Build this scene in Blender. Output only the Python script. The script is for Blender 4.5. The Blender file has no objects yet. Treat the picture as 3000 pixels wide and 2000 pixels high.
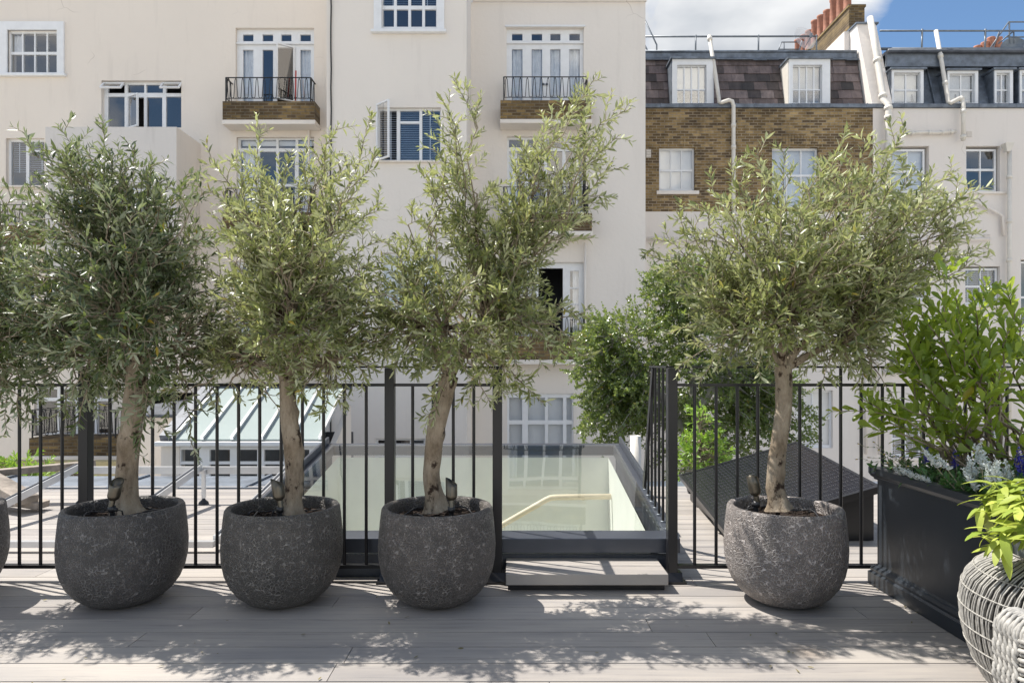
import bpy, math, random
import numpy as np
from mathutils import Vector, Matrix
random.seed(11); RNG = np.random.default_rng(7)
F = 2000.0; CX = 1500.0; HY = 1065.0; EYE = 1.1
COL = bpy.context.scene.collection
def P(x, y, d): return Vector(((x-CX)*d/F, d, EYE+(HY-y)*d/F))
def PX(x, d): return (x-CX)*d/F
def PZ(y, d): return EYE+(HY-y)*d/F

# ---------------------------------------------------------------- mesh helper
class MB:
    def __init__(s): s.v=[]; s.f=[]; s.m=[]; s.smooth=[]
    def add(s, vs, fs, mi=0, sm=False):
        o=len(s.v); s.v.extend([tuple(v) for v in vs])
        for f in fs: s.f.append(tuple(i+o for i in f)); s.m.append(mi); s.smooth.append(sm)
    def box(s, x0,x1,y0,y1,z0,z1, mi=0, M=None):
        vs=[(x,y,z) for z in (z0,z1) for y in (y0,y1) for x in (x0,x1)]
        if M is not None: vs=[M@Vector(v) for v in vs]
        s.add(vs,[(0,2,3,1),(4,5,7,6),(0,1,5,4),(2,6,7,3),(0,4,6,2),(1,3,7,5)],mi)
    def bar(s, a, b, w, h, mi=0, up=(0,0,1)):
        a=Vector(a); b=Vector(b); t=(b-a).normalized(); u=Vector(up)
        sd=t.cross(u)
        if sd.length<1e-4: sd=t.cross(Vector((1,0,0)))
        sd.normalize(); n=sd.cross(t)
        vs=[p+sd*w*.5*i+n*h*.5*j for p in (a,b) for (i,j) in ((-1,-1),(1,-1),(1,1),(-1,1))]
        s.add(vs,[(3,2,1,0),(4,5,6,7),(0,1,5,4),(1,2,6,5),(2,3,7,6),(3,0,4,7)],mi)
    def tube(s, pts, rs, n=8, mi=0, cap=True, sm=True):
        pts=[Vector(p) for p in pts]
        if not hasattr(rs,'__len__'): rs=[rs]*len(pts)
        vs=[]; fs=[]; pn=None
        for i,p in enumerate(pts):
            t=(pts[min(i+1,len(pts)-1)]-pts[max(i-1,0)]).normalized()
            if pn is None:
                a=Vector((0,0,1)) if abs(t.z)<.9 else Vector((1,0,0)); u=t.cross(a).normalized()
            else:
                u=(pn-t*pn.dot(t)).normalized()
            pn=u; w=t.cross(u)
            for k in range(n):
                a=2*math.pi*k/n; vs.append(p+(u*math.cos(a)+w*math.sin(a))*rs[i])
        for i in range(len(pts)-1):
            for k in range(n):
                k2=(k+1)%n; fs.append((i*n+k,i*n+k2,(i+1)*n+k2,(i+1)*n+k))
        if cap: fs.append(tuple(range(n))[::-1]); fs.append(tuple(range((len(pts)-1)*n,len(pts)*n)))
        s.add(vs,fs,mi,sm)
    def lathe(s, prof, c=(0,0,0), n=48, mi=0, sm=True):
        vs=[]; fs=[]
        for r,z in prof:
            for k in range(n):
                a=2*math.pi*k/n; vs.append((c[0]+r*math.cos(a),c[1]+r*math.sin(a),c[2]+z))
        for i in range(len(prof)-1):
            for k in range(n):
                k2=(k+1)%n; fs.append((i*n+k,i*n+k2,(i+1)*n+k2,(i+1)*n+k))
        s.add(vs,fs,mi,sm)
    def prismx(s, poly, x0, x1, mi=0):      # polygon in (y,z) extruded along x
        n=len(poly); vs=[(x0,y,z) for y,z in poly]+[(x1,y,z) for y,z in poly]
        s.add(vs,[tuple(range(n)),tuple(range(2*n-1,n-1,-1))]+[(i,i+n,(i+1)%n+n,(i+1)%n) for i in range(n)],mi)
    def holed(s, x0,x1,z0,z1,holes,yf,yb,mi=0,back=True,outer=True):
        xs=sorted(set([x0,x1]+[v for h in holes for v in (h[0],h[1]) if x0<v<x1]))
        zs=sorted(set([z0,z1]+[v for h in holes for v in (h[2],h[3]) if z0<v<z1]))
        def inh(x,z): return any(h[0]<x<h[1] and h[2]<z<h[3] for h in holes)
        for i in range(len(xs)-1):
            for j in range(len(zs)-1):
                a,b,c,d=xs[i],xs[i+1],zs[j],zs[j+1]
                if inh((a+b)/2,(c+d)/2): continue
                s.add([(a,yf,c),(b,yf,c),(b,yf,d),(a,yf,d)],[(0,1,2,3)],mi)
                if back: s.add([(a,yb,c),(b,yb,c),(b,yb,d),(a,yb,d)],[(3,2,1,0)],mi)
        for h in holes:
            a,b,c,d=max(h[0],x0),min(h[1],x1),max(h[2],z0),min(h[3],z1)
            s.add([(a,yf,c),(b,yf,c),(b,yf,d),(a,yf,d),(a,yb,c),(b,yb,c),(b,yb,d),(a,yb,d)],
                  [(0,4,5,1),(1,5,6,2),(2,6,7,3),(3,7,4,0)],mi)
        if outer:
            s.add([(x0,yf,z0),(x1,yf,z0),(x1,yf,z1),(x0,yf,z1),(x0,yb,z0),(x1,yb,z0),(x1,yb,z1),(x0,yb,z1)],
                  [(0,1,5,4),(1,2,6,5),(2,3,7,6),(3,0,4,7)],mi)
    def build(s, name, mats, parent=None, local=False, bevel=0):
        me=bpy.data.meshes.new(name)
        off=Vector((0,0,0))
        if parent is not None and not local: off=world_origin(parent)
        me.from_pydata([(v[0]-off.x,v[1]-off.y,v[2]-off.z) for v in s.v],[],s.f)
        if not isinstance(mats,(list,tuple)): mats=[mats]
        for m in mats: me.materials.append(m)
        me.polygons.foreach_set('material_index',s.m); me.polygons.foreach_set('use_smooth',s.smooth)
        me.update()
        o=bpy.data.objects.new(name,me); COL.objects.link(o)
        if parent is not None: o.parent=parent
        if bevel:
            md=o.modifiers.new('bevel','BEVEL'); md.width=bevel; md.segments=2; md.limit_method='ANGLE'
        return o
def world_origin(o):
    w=Vector((0,0,0))
    while o is not None: w+=o.location; o=o.parent
    return w
def tag(o,label=None,cat=None,group=None,kind=None):
    if label: o['label']=label
    if cat: o['category']=cat
    if group: o['group']=group
    if kind: o['kind']=kind
    return o
def empty(name,loc,label,cat,group=None):
    o=bpy.data.objects.new(name,None); COL.objects.link(o); o.location=loc; o.empty_display_size=.1
    return tag(o,label,cat,group)
def copy_tree(o,parent=None):
    c=o.copy(); COL.objects.link(c)
    if parent: c.parent=parent
    for ch in list(o.children): copy_tree(ch,c)
    return c

# ---------------------------------------------------------------- materials
def mat(name):
    m=bpy.data.materials.new(name); m.use_nodes=True; nt=m.node_tree
    b=nt.nodes['Principled BSDF']; return m,nt,b
def N(nt,t,**k):
    n=nt.nodes.new(t)
    for a,v in k.items():
        if a.startswith('i_'):
            key=a[2:].replace('_',' ')
            n.inputs[key].default_value=v
        else: setattr(n,a,v)
    return n
def ramp(nt,stops,fac=None):
    r=nt.nodes.new('ShaderNodeValToRGB'); e=r.color_ramp.elements
    while len(e)<len(stops): e.new(.5)
    for i,(p,c) in enumerate(stops): e[i].position=p; e[i].color=(*c,1) if len(c)==3 else c
    if fac is not None: nt.links.new(fac,r.inputs['Fac'])
    return r
def mixc(nt,f,a,b,mode='MIX'):
    m=nt.nodes.new('ShaderNodeMix'); m.data_type='RGBA'; m.blend_type=mode
    for k,v in ((0,f),(6,a),(7,b)):
        if hasattr(v,'links'): nt.links.new(v,m.inputs[k])
        elif k==0: m.inputs[0].default_value=v
        else: m.inputs[k].default_value=(*v,1)
    return m.outputs[2]
def coords(nt,sc=(1,1,1),kind='Object',rot=(0,0,0)):
    t=nt.nodes.new('ShaderNodeTexCoord'); mp=nt.nodes.new('ShaderNodeMapping')
    mp.inputs['Scale'].default_value=sc; mp.inputs['Rotation'].default_value=rot
    nt.links.new(t.outputs[kind],mp.inputs['Vector']); return mp.outputs['Vector']
def noise(nt,vec,scale,detail=4,rough=.6):
    n=nt.nodes.new('ShaderNodeTexNoise'); n.inputs['Scale'].default_value=scale
    n.inputs['Detail'].default_value=detail; n.inputs['Roughness'].default_value=rough
    nt.links.new(vec,n.inputs['Vector']); return n.outputs['Fac']
def bump(nt,b,h,st=.3,dist=.01):
    n=nt.nodes.new('ShaderNodeBump'); n.inputs['Strength'].default_value=st; n.inputs['Distance'].default_value=dist
    nt.links.new(h,n.inputs['Height']); nt.links.new(n.outputs['Normal'],b.inputs['Normal']); return n
def simple(name,c,rough=.5,metal=0,var=.12,scale=6,bst=0,spec=.5):
    m,nt,b=mat(name); v=coords(nt)
    n=noise(nt,v,scale)
    c0=tuple(x*(1-var) for x in c); c1=tuple(min(1,x*(1+var)) for x in c)
    r=ramp(nt,[(.3,c0),(.7,c1)],n); nt.links.new(r.outputs[0],b.inputs['Base Color'])
    b.inputs['Roughness'].default_value=rough; b.inputs['Metallic'].default_value=metal
    b.inputs['Specular IOR Level'].default_value=spec
    if bst: bump(nt,b,noise(nt,v,scale*12),bst,.004)
    return m
def render_mat(name,c,stain=.12):
    m,nt,b=mat(name); v=coords(nt); vs=coords(nt,(1.2,1.2,.16))
    a=noise(nt,v,.45,5,.6); st=noise(nt,vs,2.2,4,.65); f=noise(nt,v,9,3)
    base=mixc(nt,a,tuple(x*.94 for x in c),tuple(min(1,x*1.05) for x in c))
    r=ramp(nt,[(.55,(1,1,1)),(.85,(1-stain,1-stain*1.03,1-stain*1.06))],st)
    c2=mixc(nt,1,base,r.outputs[0],'MULTIPLY')
    vo=N(nt,'ShaderNodeTexVoronoi',i_Scale=.55,feature='DISTANCE_TO_EDGE'); 
    w=nt.nodes.new('ShaderNodeVectorMath'); w.operation='ADD'
    nn=nt.nodes.new('ShaderNodeTexNoise'); nn.inputs['Scale'].default_value=1.5; nt.links.new(v,nn.inputs['Vector'])
    nt.links.new(v,w.inputs[0]); nt.links.new(nn.outputs['Color'],w.inputs[1]); nt.links.new(w.outputs[0],vo.inputs['Vector'])
    cr=ramp(nt,[(0,(.72,.70,.68)),(.008,(1,1,1))],vo.outputs['Distance'])
    msk=ramp(nt,[(.6,(0,0,0)),(.68,(1,1,1))],noise(nt,v,.7,2))
    c3=mixc(nt,msk.outputs[0],c2,mixc(nt,1,c2,cr.outputs[0],'MULTIPLY'))
    nt.links.new(c3,b.inputs['Base Color']); b.inputs['Roughness'].default_value=.85
    bump(nt,b,mixc(nt,.5,f,noise(nt,v,2.2,4)),.45,.03); return m
def brick_mat(name,c1,c2,mortar,dark=(.13,.09,.05)):
    m,nt,b=mat(name); v=coords(nt,(1,1,1),rot=(math.radians(90),0,0))
    br=nt.nodes.new('ShaderNodeTexBrick'); br.offset=.5
    for k,x in (('Scale',1),('Brick Width',.225),('Row Height',.075),('Mortar Size',.011),('Bias',-.1),('Mortar Smooth',.3)): br.inputs[k].default_value=x
    # x stays x, z becomes the brick row axis (mapping rotates z onto y)
    nt.links.new(v,br.inputs['Vector'])
    br.inputs['Color1'].default_value=(0,0,0,1); br.inputs['Color2'].default_value=(1,1,1,1); br.inputs['Mortar'].default_value=(.5,.5,.5,1)
    r=ramp(nt,[(0,dark),(.18,tuple(x*.72 for x in c1)),(.45,c1),(.75,c2),(1,tuple(min(1,x*1.35) for x in c2))],br.outputs['Color'])
    n=noise(nt,v,3.5,6,.75); n2=noise(nt,v,.8,4)
    col=mixc(nt,br.outputs['Fac'],r.outputs[0],mortar)
    col=mixc(nt,1,col,ramp(nt,[(.25,(.42,.4,.38)),(.6,(1.05,1.02,.98))],n).outputs[0],'MULTIPLY')
    col=mixc(nt,1,col,ramp(nt,[(.35,(.7,.68,.66)),(.65,(1.1,1.08,1.05))],n2).outputs[0],'MULTIPLY')
    nt.links.new(col,b.inputs['Base Color']); b.inputs['Roughness'].default_value=.9
    inv=nt.nodes.new('ShaderNodeMath'); inv.operation='SUBTRACT'; inv.inputs[0].default_value=1; nt.links.new(br.outputs['Fac'],inv.inputs[1])
    bump(nt,b,inv.outputs[0],.6,.012); return m
def glass_mat(name,tint=(.93,.94,.94),refl=.20,rough=.02,bst=.05):
    m=bpy.data.materials.new(name); m.use_nodes=True; nt=m.node_tree; nt.nodes.clear()
    o=nt.nodes.new('ShaderNodeOutputMaterial'); tr=nt.nodes.new('ShaderNodeBsdfTransparent'); gl=nt.nodes.new('ShaderNodeBsdfGlossy')
    tr.inputs[0].default_value=(*tint,1); gl.inputs['Roughness'].default_value=rough
    lw=nt.nodes.new('ShaderNodeLayerWeight'); pw=nt.nodes.new('ShaderNodeMath'); pw.operation='POWER'; pw.inputs[1].default_value=4
    nt.links.new(lw.outputs['Facing'],pw.inputs[0])
    ad=nt.nodes.new('ShaderNodeMath'); ad.operation='ADD'; ad.inputs[1].default_value=refl; ad.use_clamp=True
    nt.links.new(pw.outputs[0],ad.inputs[0])
    v=coords(nt); bp=nt.nodes.new('ShaderNodeBump'); bp.inputs['Strength'].default_value=bst; bp.inputs['Distance'].default_value=.05
    nt.links.new(noise(nt,v,1.3,1),bp.inputs['Height']); nt.links.new(bp.outputs[0],gl.inputs['Normal'])
    mx=nt.nodes.new('ShaderNodeMixShader'); nt.links.new(ad.outputs[0],mx.inputs[0]); nt.links.new(tr.outputs[0],mx.inputs[1]); nt.links.new(gl.outputs[0],mx.inputs[2])
    nt.links.new(mx.outputs[0],o.inputs[0]); return m
def leaf_mat(name,top,top2,under,under2,rough=.35,trans=.3,tcol=(.2,.3,.05),spec=.5):
    m,nt,b=mat(name); g=nt.nodes.new('ShaderNodeNewGeometry'); out=nt.nodes['Material Output']
    rnd=g.outputs['Random Per Island']
    ct=ramp(nt,[(0,top),(.8,top2),(.985,tuple(min(1,x*1.45) for x in top2)),(.992,(.42,.30,.03))],rnd).outputs[0]; cu=ramp(nt,[(0,under),(1,under2)],rnd).outputs[0]
    nt.links.new(mixc(nt,g.outputs['Backfacing'],ct,cu),b.inputs['Base Color'])
    rr=N(nt,'ShaderNodeMapRange',i_To_Min=rough,i_To_Max=.75); nt.links.new(g.outputs['Backfacing'],rr.inputs[0]); nt.links.new(rr.outputs[0],b.inputs['Roughness'])
    b.inputs['Specular IOR Level'].default_value=spec
    tl=nt.nodes.new('ShaderNodeBsdfTranslucent'); tl.inputs[0].default_value=(*tcol,1)
    mx=nt.nodes.new('ShaderNodeMixShader'); mx.inputs[0].default_value=trans
    nt.links.new(b.outputs[0],mx.inputs[1]); nt.links.new(tl.outputs[0],mx.inputs[2]); nt.links.new(mx.outputs[0],out.inputs[0]); return m
def deck_mat():
    m,nt,b=mat('composite_decking'); v=coords(nt,(.7,14,1)); g=nt.nodes.new('ShaderNodeNewGeometry')
    n=noise(nt,v,3.2,6,.7); n2=noise(nt,coords(nt,(.35,3,1)),2.5,3,.6); n3=noise(nt,coords(nt),.9,3)
    isl=ramp(nt,[(0,(.34,.315,.295)),(.5,(.385,.36,.335)),(1,(.43,.40,.37))],g.outputs['Random Per Island']).outputs[0]
    c=mixc(nt,1,isl,ramp(nt,[(.27,(.5,.5,.53)),(.42,(.93,.93,.94)),(.7,(1.08,1.07,1.05))],n).outputs[0],'MULTIPLY')
    c=mixc(nt,1,c,ramp(nt,[(.3,(.78,.79,.82)),(.6,(1.05,1.04,1.02))],n2).outputs[0],'MULTIPLY')
    c=mixc(nt,1,c,ramp(nt,[(.35,(.9,.9,.9)),(.65,(1.05,1.04,1.02))],n3).outputs[0],'MULTIPLY')
    # rust-brown stain on the boards
    t=nt.nodes.new('ShaderNodeTexCoord'); vd=nt.nodes.new('ShaderNodeVectorMath'); vd.operation='DISTANCE'; 
    mp=nt.nodes.new('ShaderNodeMapping'); mp.inputs['Scale'].default_value=(1,1.3,1); nt.links.new(t.outputs['Object'],mp.inputs[0])
    nt.links.new(mp.outputs[0],vd.inputs[0]); vd.inputs[1].default_value=(1.13,2.6*1.3,0)
    ad=nt.nodes.new('ShaderNodeMath'); ad.operation='MULTIPLY_ADD'; nt.links.new(n,ad.inputs[0]); ad.inputs[1].default_value=.12; nt.links.new(vd.outputs['Value'],ad.inputs[2])
    c=mixc(nt,ramp(nt,[(.07,(.45,.45,.45)),(.17,(0,0,0))],ad.outputs[0]).outputs[0],c,(.22,.15,.10))
    nt.links.new(c,b.inputs['Base Color']); b.inputs['Roughness'].default_value=.62; b.inputs['Specular IOR Level'].default_value=.35
    bump(nt,b,n,.25,.003); return m
def pot_mat():
    m,nt,b=mat('crackled_volcanic_glaze'); v=coords(nt); oi=nt.nodes.new('ShaderNodeObjectInfo')
    w=nt.nodes.new('ShaderNodeVectorMath'); w.operation='ADD'; nt.links.new(v,w.inputs[0]); nt.links.new(oi.outputs['Random'],w.inputs[1])
    def vor(sc):
        a=N(nt,'ShaderNodeTexVoronoi',i_Scale=sc,feature='DISTANCE_TO_EDGE'); nt.links.new(w.outputs[0],a.inputs['Vector']); return a.outputs['Distance']
    v1=vor(60); v2=vor(150)
    e1=ramp(nt,[(.02,(1,1,1)),(.15,(0,0,0))],v1).outputs[0]; e2=ramp(nt,[(.02,(.9,.9,.9)),(.2,(0,0,0))],v2).outputs[0]
    sel=ramp(nt,[(.45,(0,0,0)),(.55,(1,1,1))],noise(nt,w.outputs[0],30,2)).outputs[0]
    e=mixc(nt,sel,e1,e2)
    big=noise(nt,w.outputs[0],5,4)
    dark=ramp(nt,[(.3,(.055,.052,.048)),(.55,(.092,.084,.077)),(.75,(.13,.115,.105))],big).outputs[0]
    lite=ramp(nt,[(.3,(.19,.183,.176)),(.7,(.33,.315,.30))],noise(nt,w.outputs[0],14,3)).outputs[0]
    c=mixc(nt,1,mixc(nt,e,dark,lite),oi.outputs['Color'],'MULTIPLY'); nt.links.new(c,b.inputs['Base Color'])
    b.inputs['Roughness'].default_value=.5
    bump(nt,b,e,1,.006); return m
def bark_mat():
    m,nt,b=mat('olive_bark'); v=coords(nt,(1,1,.4)); n=noise(nt,v,22,7,.75); n2=noise(nt,coords(nt,(1,1,.7)),17,5,.65); n3=noise(nt,coords(nt),5,3,.5)
    c=ramp(nt,[(.3,(.15,.115,.08)),(.5,(.33,.275,.21)),(.72,(.47,.41,.33))],n).outputs[0]
    c=mixc(nt,1,c,ramp(nt,[(.35,(.72,.66,.58)),(.62,(1.08,1.06,1.02))],n3).outputs[0],'MULTIPLY')
    k=ramp(nt,[(.38,(.14,.095,.07)),(.44,(1,1,1))],n2).outputs[0]
    nt.links.new(mixc(nt,1,c,k,'MULTIPLY'),b.inputs['Base Color']); b.inputs['Roughness'].default_value=.85
    bump(nt,b,n,.9,.015); return m
def soil_mat():
    m,nt,b=mat('dark_compost'); v=coords(nt); n=noise(nt,v,70,5,.8)
    c=ramp(nt,[(.35,(.012,.008,.006)),(.55,(.05,.03,.02)),(.72,(.16,.1,.06))],n).outputs[0]
    nt.links.new(c,b.inputs['Base Color']); b.inputs['Roughness'].default_value=.95; bump(nt,b,n,1,.02); return m
M={}
M['cream']=render_mat('cream_render',(.81,.735,.65)); M['cream2']=render_mat('pale_render',(.80,.745,.68))
M['greyrender']=render_mat('grey_render',(.66,.63,.60),.25)
M['cream3']=render_mat('pink_cream_render',(.78,.725,.67))
M['brick']=brick_mat('yellow_stock_brick',(.27,.185,.08),(.37,.27,.13),(.36,.31,.23))
M['brickd']=brick_mat('sooty_brick',(.16,.11,.05),(.27,.19,.08),(.2,.17,.12))
M['white']=simple('white_paint',(.80,.81,.82),.4,0,.04)
M['white2']=simple('cream_pipe_paint',(.72,.68,.61),.45,0,.06)
M['lead']=simple('lead_flashing',(.16,.185,.22),.5,.3,.35,5,.4)
M['leadd']=simple('dark_lead',(.09,.1,.12),.5,.3,.3,5,.4)
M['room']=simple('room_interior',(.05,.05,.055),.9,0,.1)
M['black']=simple('black_powdercoat',(.012,.012,.014),.32,0,.1,6)
M['blackr']=simple('black_wrought_iron',(.015,.015,.016),.5)
M['glass']=glass_mat('window_glass'); M['sky_glass']=glass_mat('skylight_glass',(.95,.975,.96),.07)
M['frost']=simple('frosted_roof_glazing',(.33,.385,.37),.22,0,.04,1,0,.4)
M['curtain']=simple('white_curtain',(.86,.87,.88),.8); M['blind']=simple('pale_blind',(.86,.87,.88),.7,0,.03)
M['bluebl']=simple('grey_venetian_slats',(.55,.62,.72),.5)
M['slate']=None
M['metalgrey']=simple('galvanised_tube',(.20,.22,.24),.45,.6,.2); M['alu']=simple('anodised_aluminium',(.68,.69,.70),.3,.6,.08)
M['terra']=simple('terracotta',(.40,.175,.11),.75,0,.25,8); M['anth']=simple('anthracite_frame',(.07,.078,.095),.28,.3,.1)
M['bronze']=simple('bronze_lamp_metal',(.13,.115,.09),.35,.8,.15,30); M['rubber']=simple('black_hose',(.02,.02,.022),.4)
M['deck']=deck_mat(); M['pot']=pot_mat(); M['bark']=bark_mat(); M['soil']=soil_mat()
M['woodgrey']=simple('weathered_timber',(.27,.23,.19),.85,0,.5,9,.5)
M['planter']=simple('dark_blue_grey_planter',(.026,.032,.040),.33,0,.12,3)
M['ground']=simple('courtyard_paving',(.42,.39,.34),.9,0,.3,1.5)
M['wicker']=simple('whitewashed_cane',(.36,.345,.315),.6,0,.38,45); M['wickin']=simple('dark_weave_backing',(.035,.033,.03),.8)  # second one is a near-black backing that darkens gaps in the weave
M['plastrd']=simple('stairwell_plaster',(.84,.85,.78),.8,0,.04); M['rail']=simple('cream_handrail',(.80,.68,.50),.5,0,.05)
M['red']=simple('red_broom_handle',(.55,.03,.02),.5)
def slate_mat():
    m,nt,b=mat('slate_tiles'); g=nt.nodes.new('ShaderNodeNewGeometry'); v=coords(nt)
    c=ramp(nt,[(0,(.05,.045,.045)),(.3,(.12,.095,.09)),(.6,(.19,.15,.145)),(1,(.25,.205,.195))],g.outputs['Random Per Island']).outputs[0]
    n=noise(nt,coords(nt,(1,1,.4)),6,5,.7)
    nt.links.new(mixc(nt,1,c,ramp(nt,[(.3,(.5,.5,.5)),(.65,(1.15,1.12,1.1))],n).outputs[0],'MULTIPLY'),b.inputs['Base Color'])
    b.inputs['Roughness'].default_value=.7; bump(nt,b,n,.4,.01); return m
M['slate']=slate_mat()
def marble_mat():
    m,nt,b=mat('streaked_grey_pot'); v=coords(nt,(5,5,1)); n=noise(nt,v,5,6,.7)
    nt.links.new(ramp(nt,[(.35,(.03,.04,.045)),(.55,(.10,.12,.12)),(.62,(.45,.47,.45))],n).outputs[0],b.inputs['Base Color']); b.inputs['Roughness'].default_value=.4; return m
M['marble']=marble_mat()
M['olive_a']=leaf_mat('olive_leaf_deep',(.016,.036,.016),(.115,.15,.06),(.27,.31,.20),(.52,.55,.40),.36,.22,(.26,.33,.07),.55)
M['olive_b']=leaf_mat('olive_leaf_silver',(.026,.050,.018),(.25,.28,.10),(.40,.43,.25),(.70,.71,.48),.36,.30,(.50,.54,.17),.6)
M['twig']=simple('pale_twig',(.33,.29,.20),.8,0,.2,20)
M['birch']=leaf_mat('small_glossy_leaf',(.035,.070,.02),(.14,.195,.055),(.13,.19,.06),(.2,.27,.09),.28,.33,(.38,.48,.09),.8)
M['shrub']=leaf_mat('evergreen_shrub_leaf',(.075,.14,.02),(.22,.32,.05),(.18,.26,.07),(.30,.38,.12),.25,.5,(.52,.64,.06),.7)
M['laurel']=leaf_mat('bright_laurel_leaf',(.12,.25,.03),(.25,.40,.06),(.2,.33,.08),(.3,.42,.12),.35,.35,(.4,.6,.06))
M['sage']=leaf_mat('lime_sage_leaf',(.26,.36,.06),(.40,.46,.09),(.36,.42,.14),(.46,.5,.2),.5,.3,(.5,.58,.06),.3)
M['green']=leaf_mat('bedding_leaf',(.03,.09,.025),(.08,.18,.05),(.08,.16,.06),(.12,.22,.08),.4,.25,(.15,.3,.05))
M['silverp']=leaf_mat('white_flower_petal',(.62,.66,.64),(.80,.83,.80),(.6,.65,.62),(.75,.78,.75),.7,.25,(.7,.75,.7),.2)
M['blue']=leaf_mat('blue_flower_petal',(.06,.05,.30),(.12,.10,.5),(.06,.05,.3),(.1,.1,.5),.6,.2,(.1,.1,.5),.2)
M['daisy']=leaf_mat('daisy_petal',(.75,.7,.72),(.85,.62,.70),(.7,.5,.6),(.8,.6,.7),.6,.2,(.8,.7,.7),.2)
M['yellow']=simple('daisy_centre',(.65,.5,.05),.7)
SUN_E=4.6; SKY_S=.112; EXPO=.62; CLOUD=7.0
# ---------------------------------------------------------------- setting
g=MB(); g.add([(-400,-400,-7.5),(400,-400,-7.5),(400,600,-7.5),(-400,600,-7.5)],[(0,1,2,3)])
tag(g.build('ground',M['ground']),kind='structure')
SKX0,SKX1,SKF,SKB=-1.47,.868,3.52,5.42     # roof skylight footprint
dk=MB(); y=-3.0; row=0; BW=.145
while y<6.0:
    spans=[(-9.,9.)]
    if y+BW>SKF+.08 and y<SKB-.02: spans=[(-9.,SKX0+.03),(SKX1-.03,9.)]
    for a,b in spans:
        x=a; 
        while x<b-.01:
            L=random.uniform(2.2,3.6); 
            if x==a: L*=random.random()*.8+.2
            x2=min(b,x+L); 
            if b-x2<.3: x2=b
            dk.box(x+.0015,x2-.0015,y+.003,y+BW-.003,-.025,0); x=x2
    y+=BW; row+=1
tag(dk.build('terrace_deck',M['deck']),kind='structure')
bs=MB()
for a,b,c,d in ((-9,9,-3,SKF+.12),(-9,SKX0+.05,SKF+.12,SKB-.05),(SKX1-.05,9,SKF+.12,SKB-.05),(-9,9,SKB-.05,6.0)): bs.box(a,b,c,d,-7.5,-.03)
tag(bs.build('terrace_base',M['anth']),kind='structure')
lr=MB(); lr.box(-9,-1.6,6.002,6.75,-7.5,-.01); lr.box(.9,9,6.002,6.5,-7.5,-.02)
lr.box(-9,-1.6,6.0,6.03,-.008,.012)
for x in (-6,-4.9,-3.6,-2.4): lr.box(x,x+.03,6.035,6.74,-.008,.01)
tag(lr.build('lead_flat_roof',M['lead']),'grey lead flat roof strip beyond the far edge of the decking','roof')

# ---------------------------------------------------------------- guard railing
FD=3.46; TOPZ=1.088
def railing_run(x0,x1,posts,bar_xs,label,tall=()):
    r=empty('guard_railing',((x0+x1)/2,FD,0),label,'railing')
    m=MB(); m.box(x0,x1,FD-.022,FD+.022,TOPZ-.010,TOPZ); m.build('top_rail',M['black'],r,bevel=.002)
    m=MB(); m.box(x0,x1,FD-.011,FD+.011,.985,1.0); m.build('middle_rail',M['black'],r)
    m=MB(); m.box(x0,x1,FD-.018,FD+.018,.068,.084); m.build('bottom_rail',M['black'],r)
    for p in posts:
        m=MB(); m.box(p-.024,p+.024,FD-.027,FD+.029,0,TOPZ-.011)
        o=m.build('post',M['black'],r,bevel=.003)
        m=MB(); m.box(p-.06,p+.06,FD-.06,FD+.06,.001,.012); m.prismx([(FD-.05,.0125),(FD+.05,.0125),(FD+.031,.05),(FD-.0285,.05)],p-.045,p+.045)
        m.build('base_plate',M['black'],o)
    for b in bar_xs:
        if any(abs(b-p)<.03 for p in posts): continue
        m=MB(); m.tube([(b,FD,.084),(b,FD,(TOPZ-.011) if b in tall else .985)],.0082,10,cap=False); m.build('baluster',M['black'],r)
    return r
pl=[-2.16,-.618,-.074]
bx=[PX(x,FD) for x in (-70,-7,57,119,182,322,384,447,510,573,636,699,761,824,886,948,1009,1073,1209,1269,1328,1388)]
railing_run(-4.4,-.048,[-3.70]+pl,bx,'long black metal guard railing behind the three left grey pots')
tl=PX(2463,FD)
railing_run(.834,4.4,[.81,3.2],[PX(x,FD) for x in (2035,2098,2160,2220,2282,2343,2403,2523,2585,2645,2706,2767,2828,2889,2950,3011)]+[tl],
            'black metal guard railing behind the right-hand olive tree and planter',tall=(tl,))
def side_run(X,label):
    r=empty('side_railing',(X,FD+.05,0),label,'railing')
    m=MB(); m.box(X-.022,X+.022,FD+.03,3.92,TOPZ-.010,TOPZ); m.build('top_rail',M['black'],r)
    def zs(d): return .238+.165*(d-3.55)
    m=MB(); m.bar((X,3.905,TOPZ-.011),(X,4.17,zs(4.17)),.016,.045,0,(0,1,0)); m.build('raking_stay',M['black'],r)
    for k in range(7):
        d=3.555+.098*k
        zt=TOPZ-.011 if d<3.9 else TOPZ-.011-(d-3.905)/.265*.745
        m=MB(); m.tube([(X,d,zs(d)),(X,d,zt)],.0075,8,cap=False); o=m.build('baluster',M['black'],r)
        m=MB(); m.lathe([(.014,0),(.014,.004),(.009,.006)],(X,d,zs(d)+.001),12); m.build('collar',M['metalgrey'],o)
side_run(.808,'short black railing running back over the skylight on its right side')
side_run(-.074,'short black railing running back over the middle of the skylight')

# ---------------------------------------------------------------- roof skylight
sk=empty('roof_skylight',((SKX0+SKX1)/2,SKF,0),'large sloping glass roof skylight with dark frame behind the railing opening','skylight')
def sz(d): return .20+.142*(d-SKF)
m=MB()
zt=lambda d:sz(d)
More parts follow.
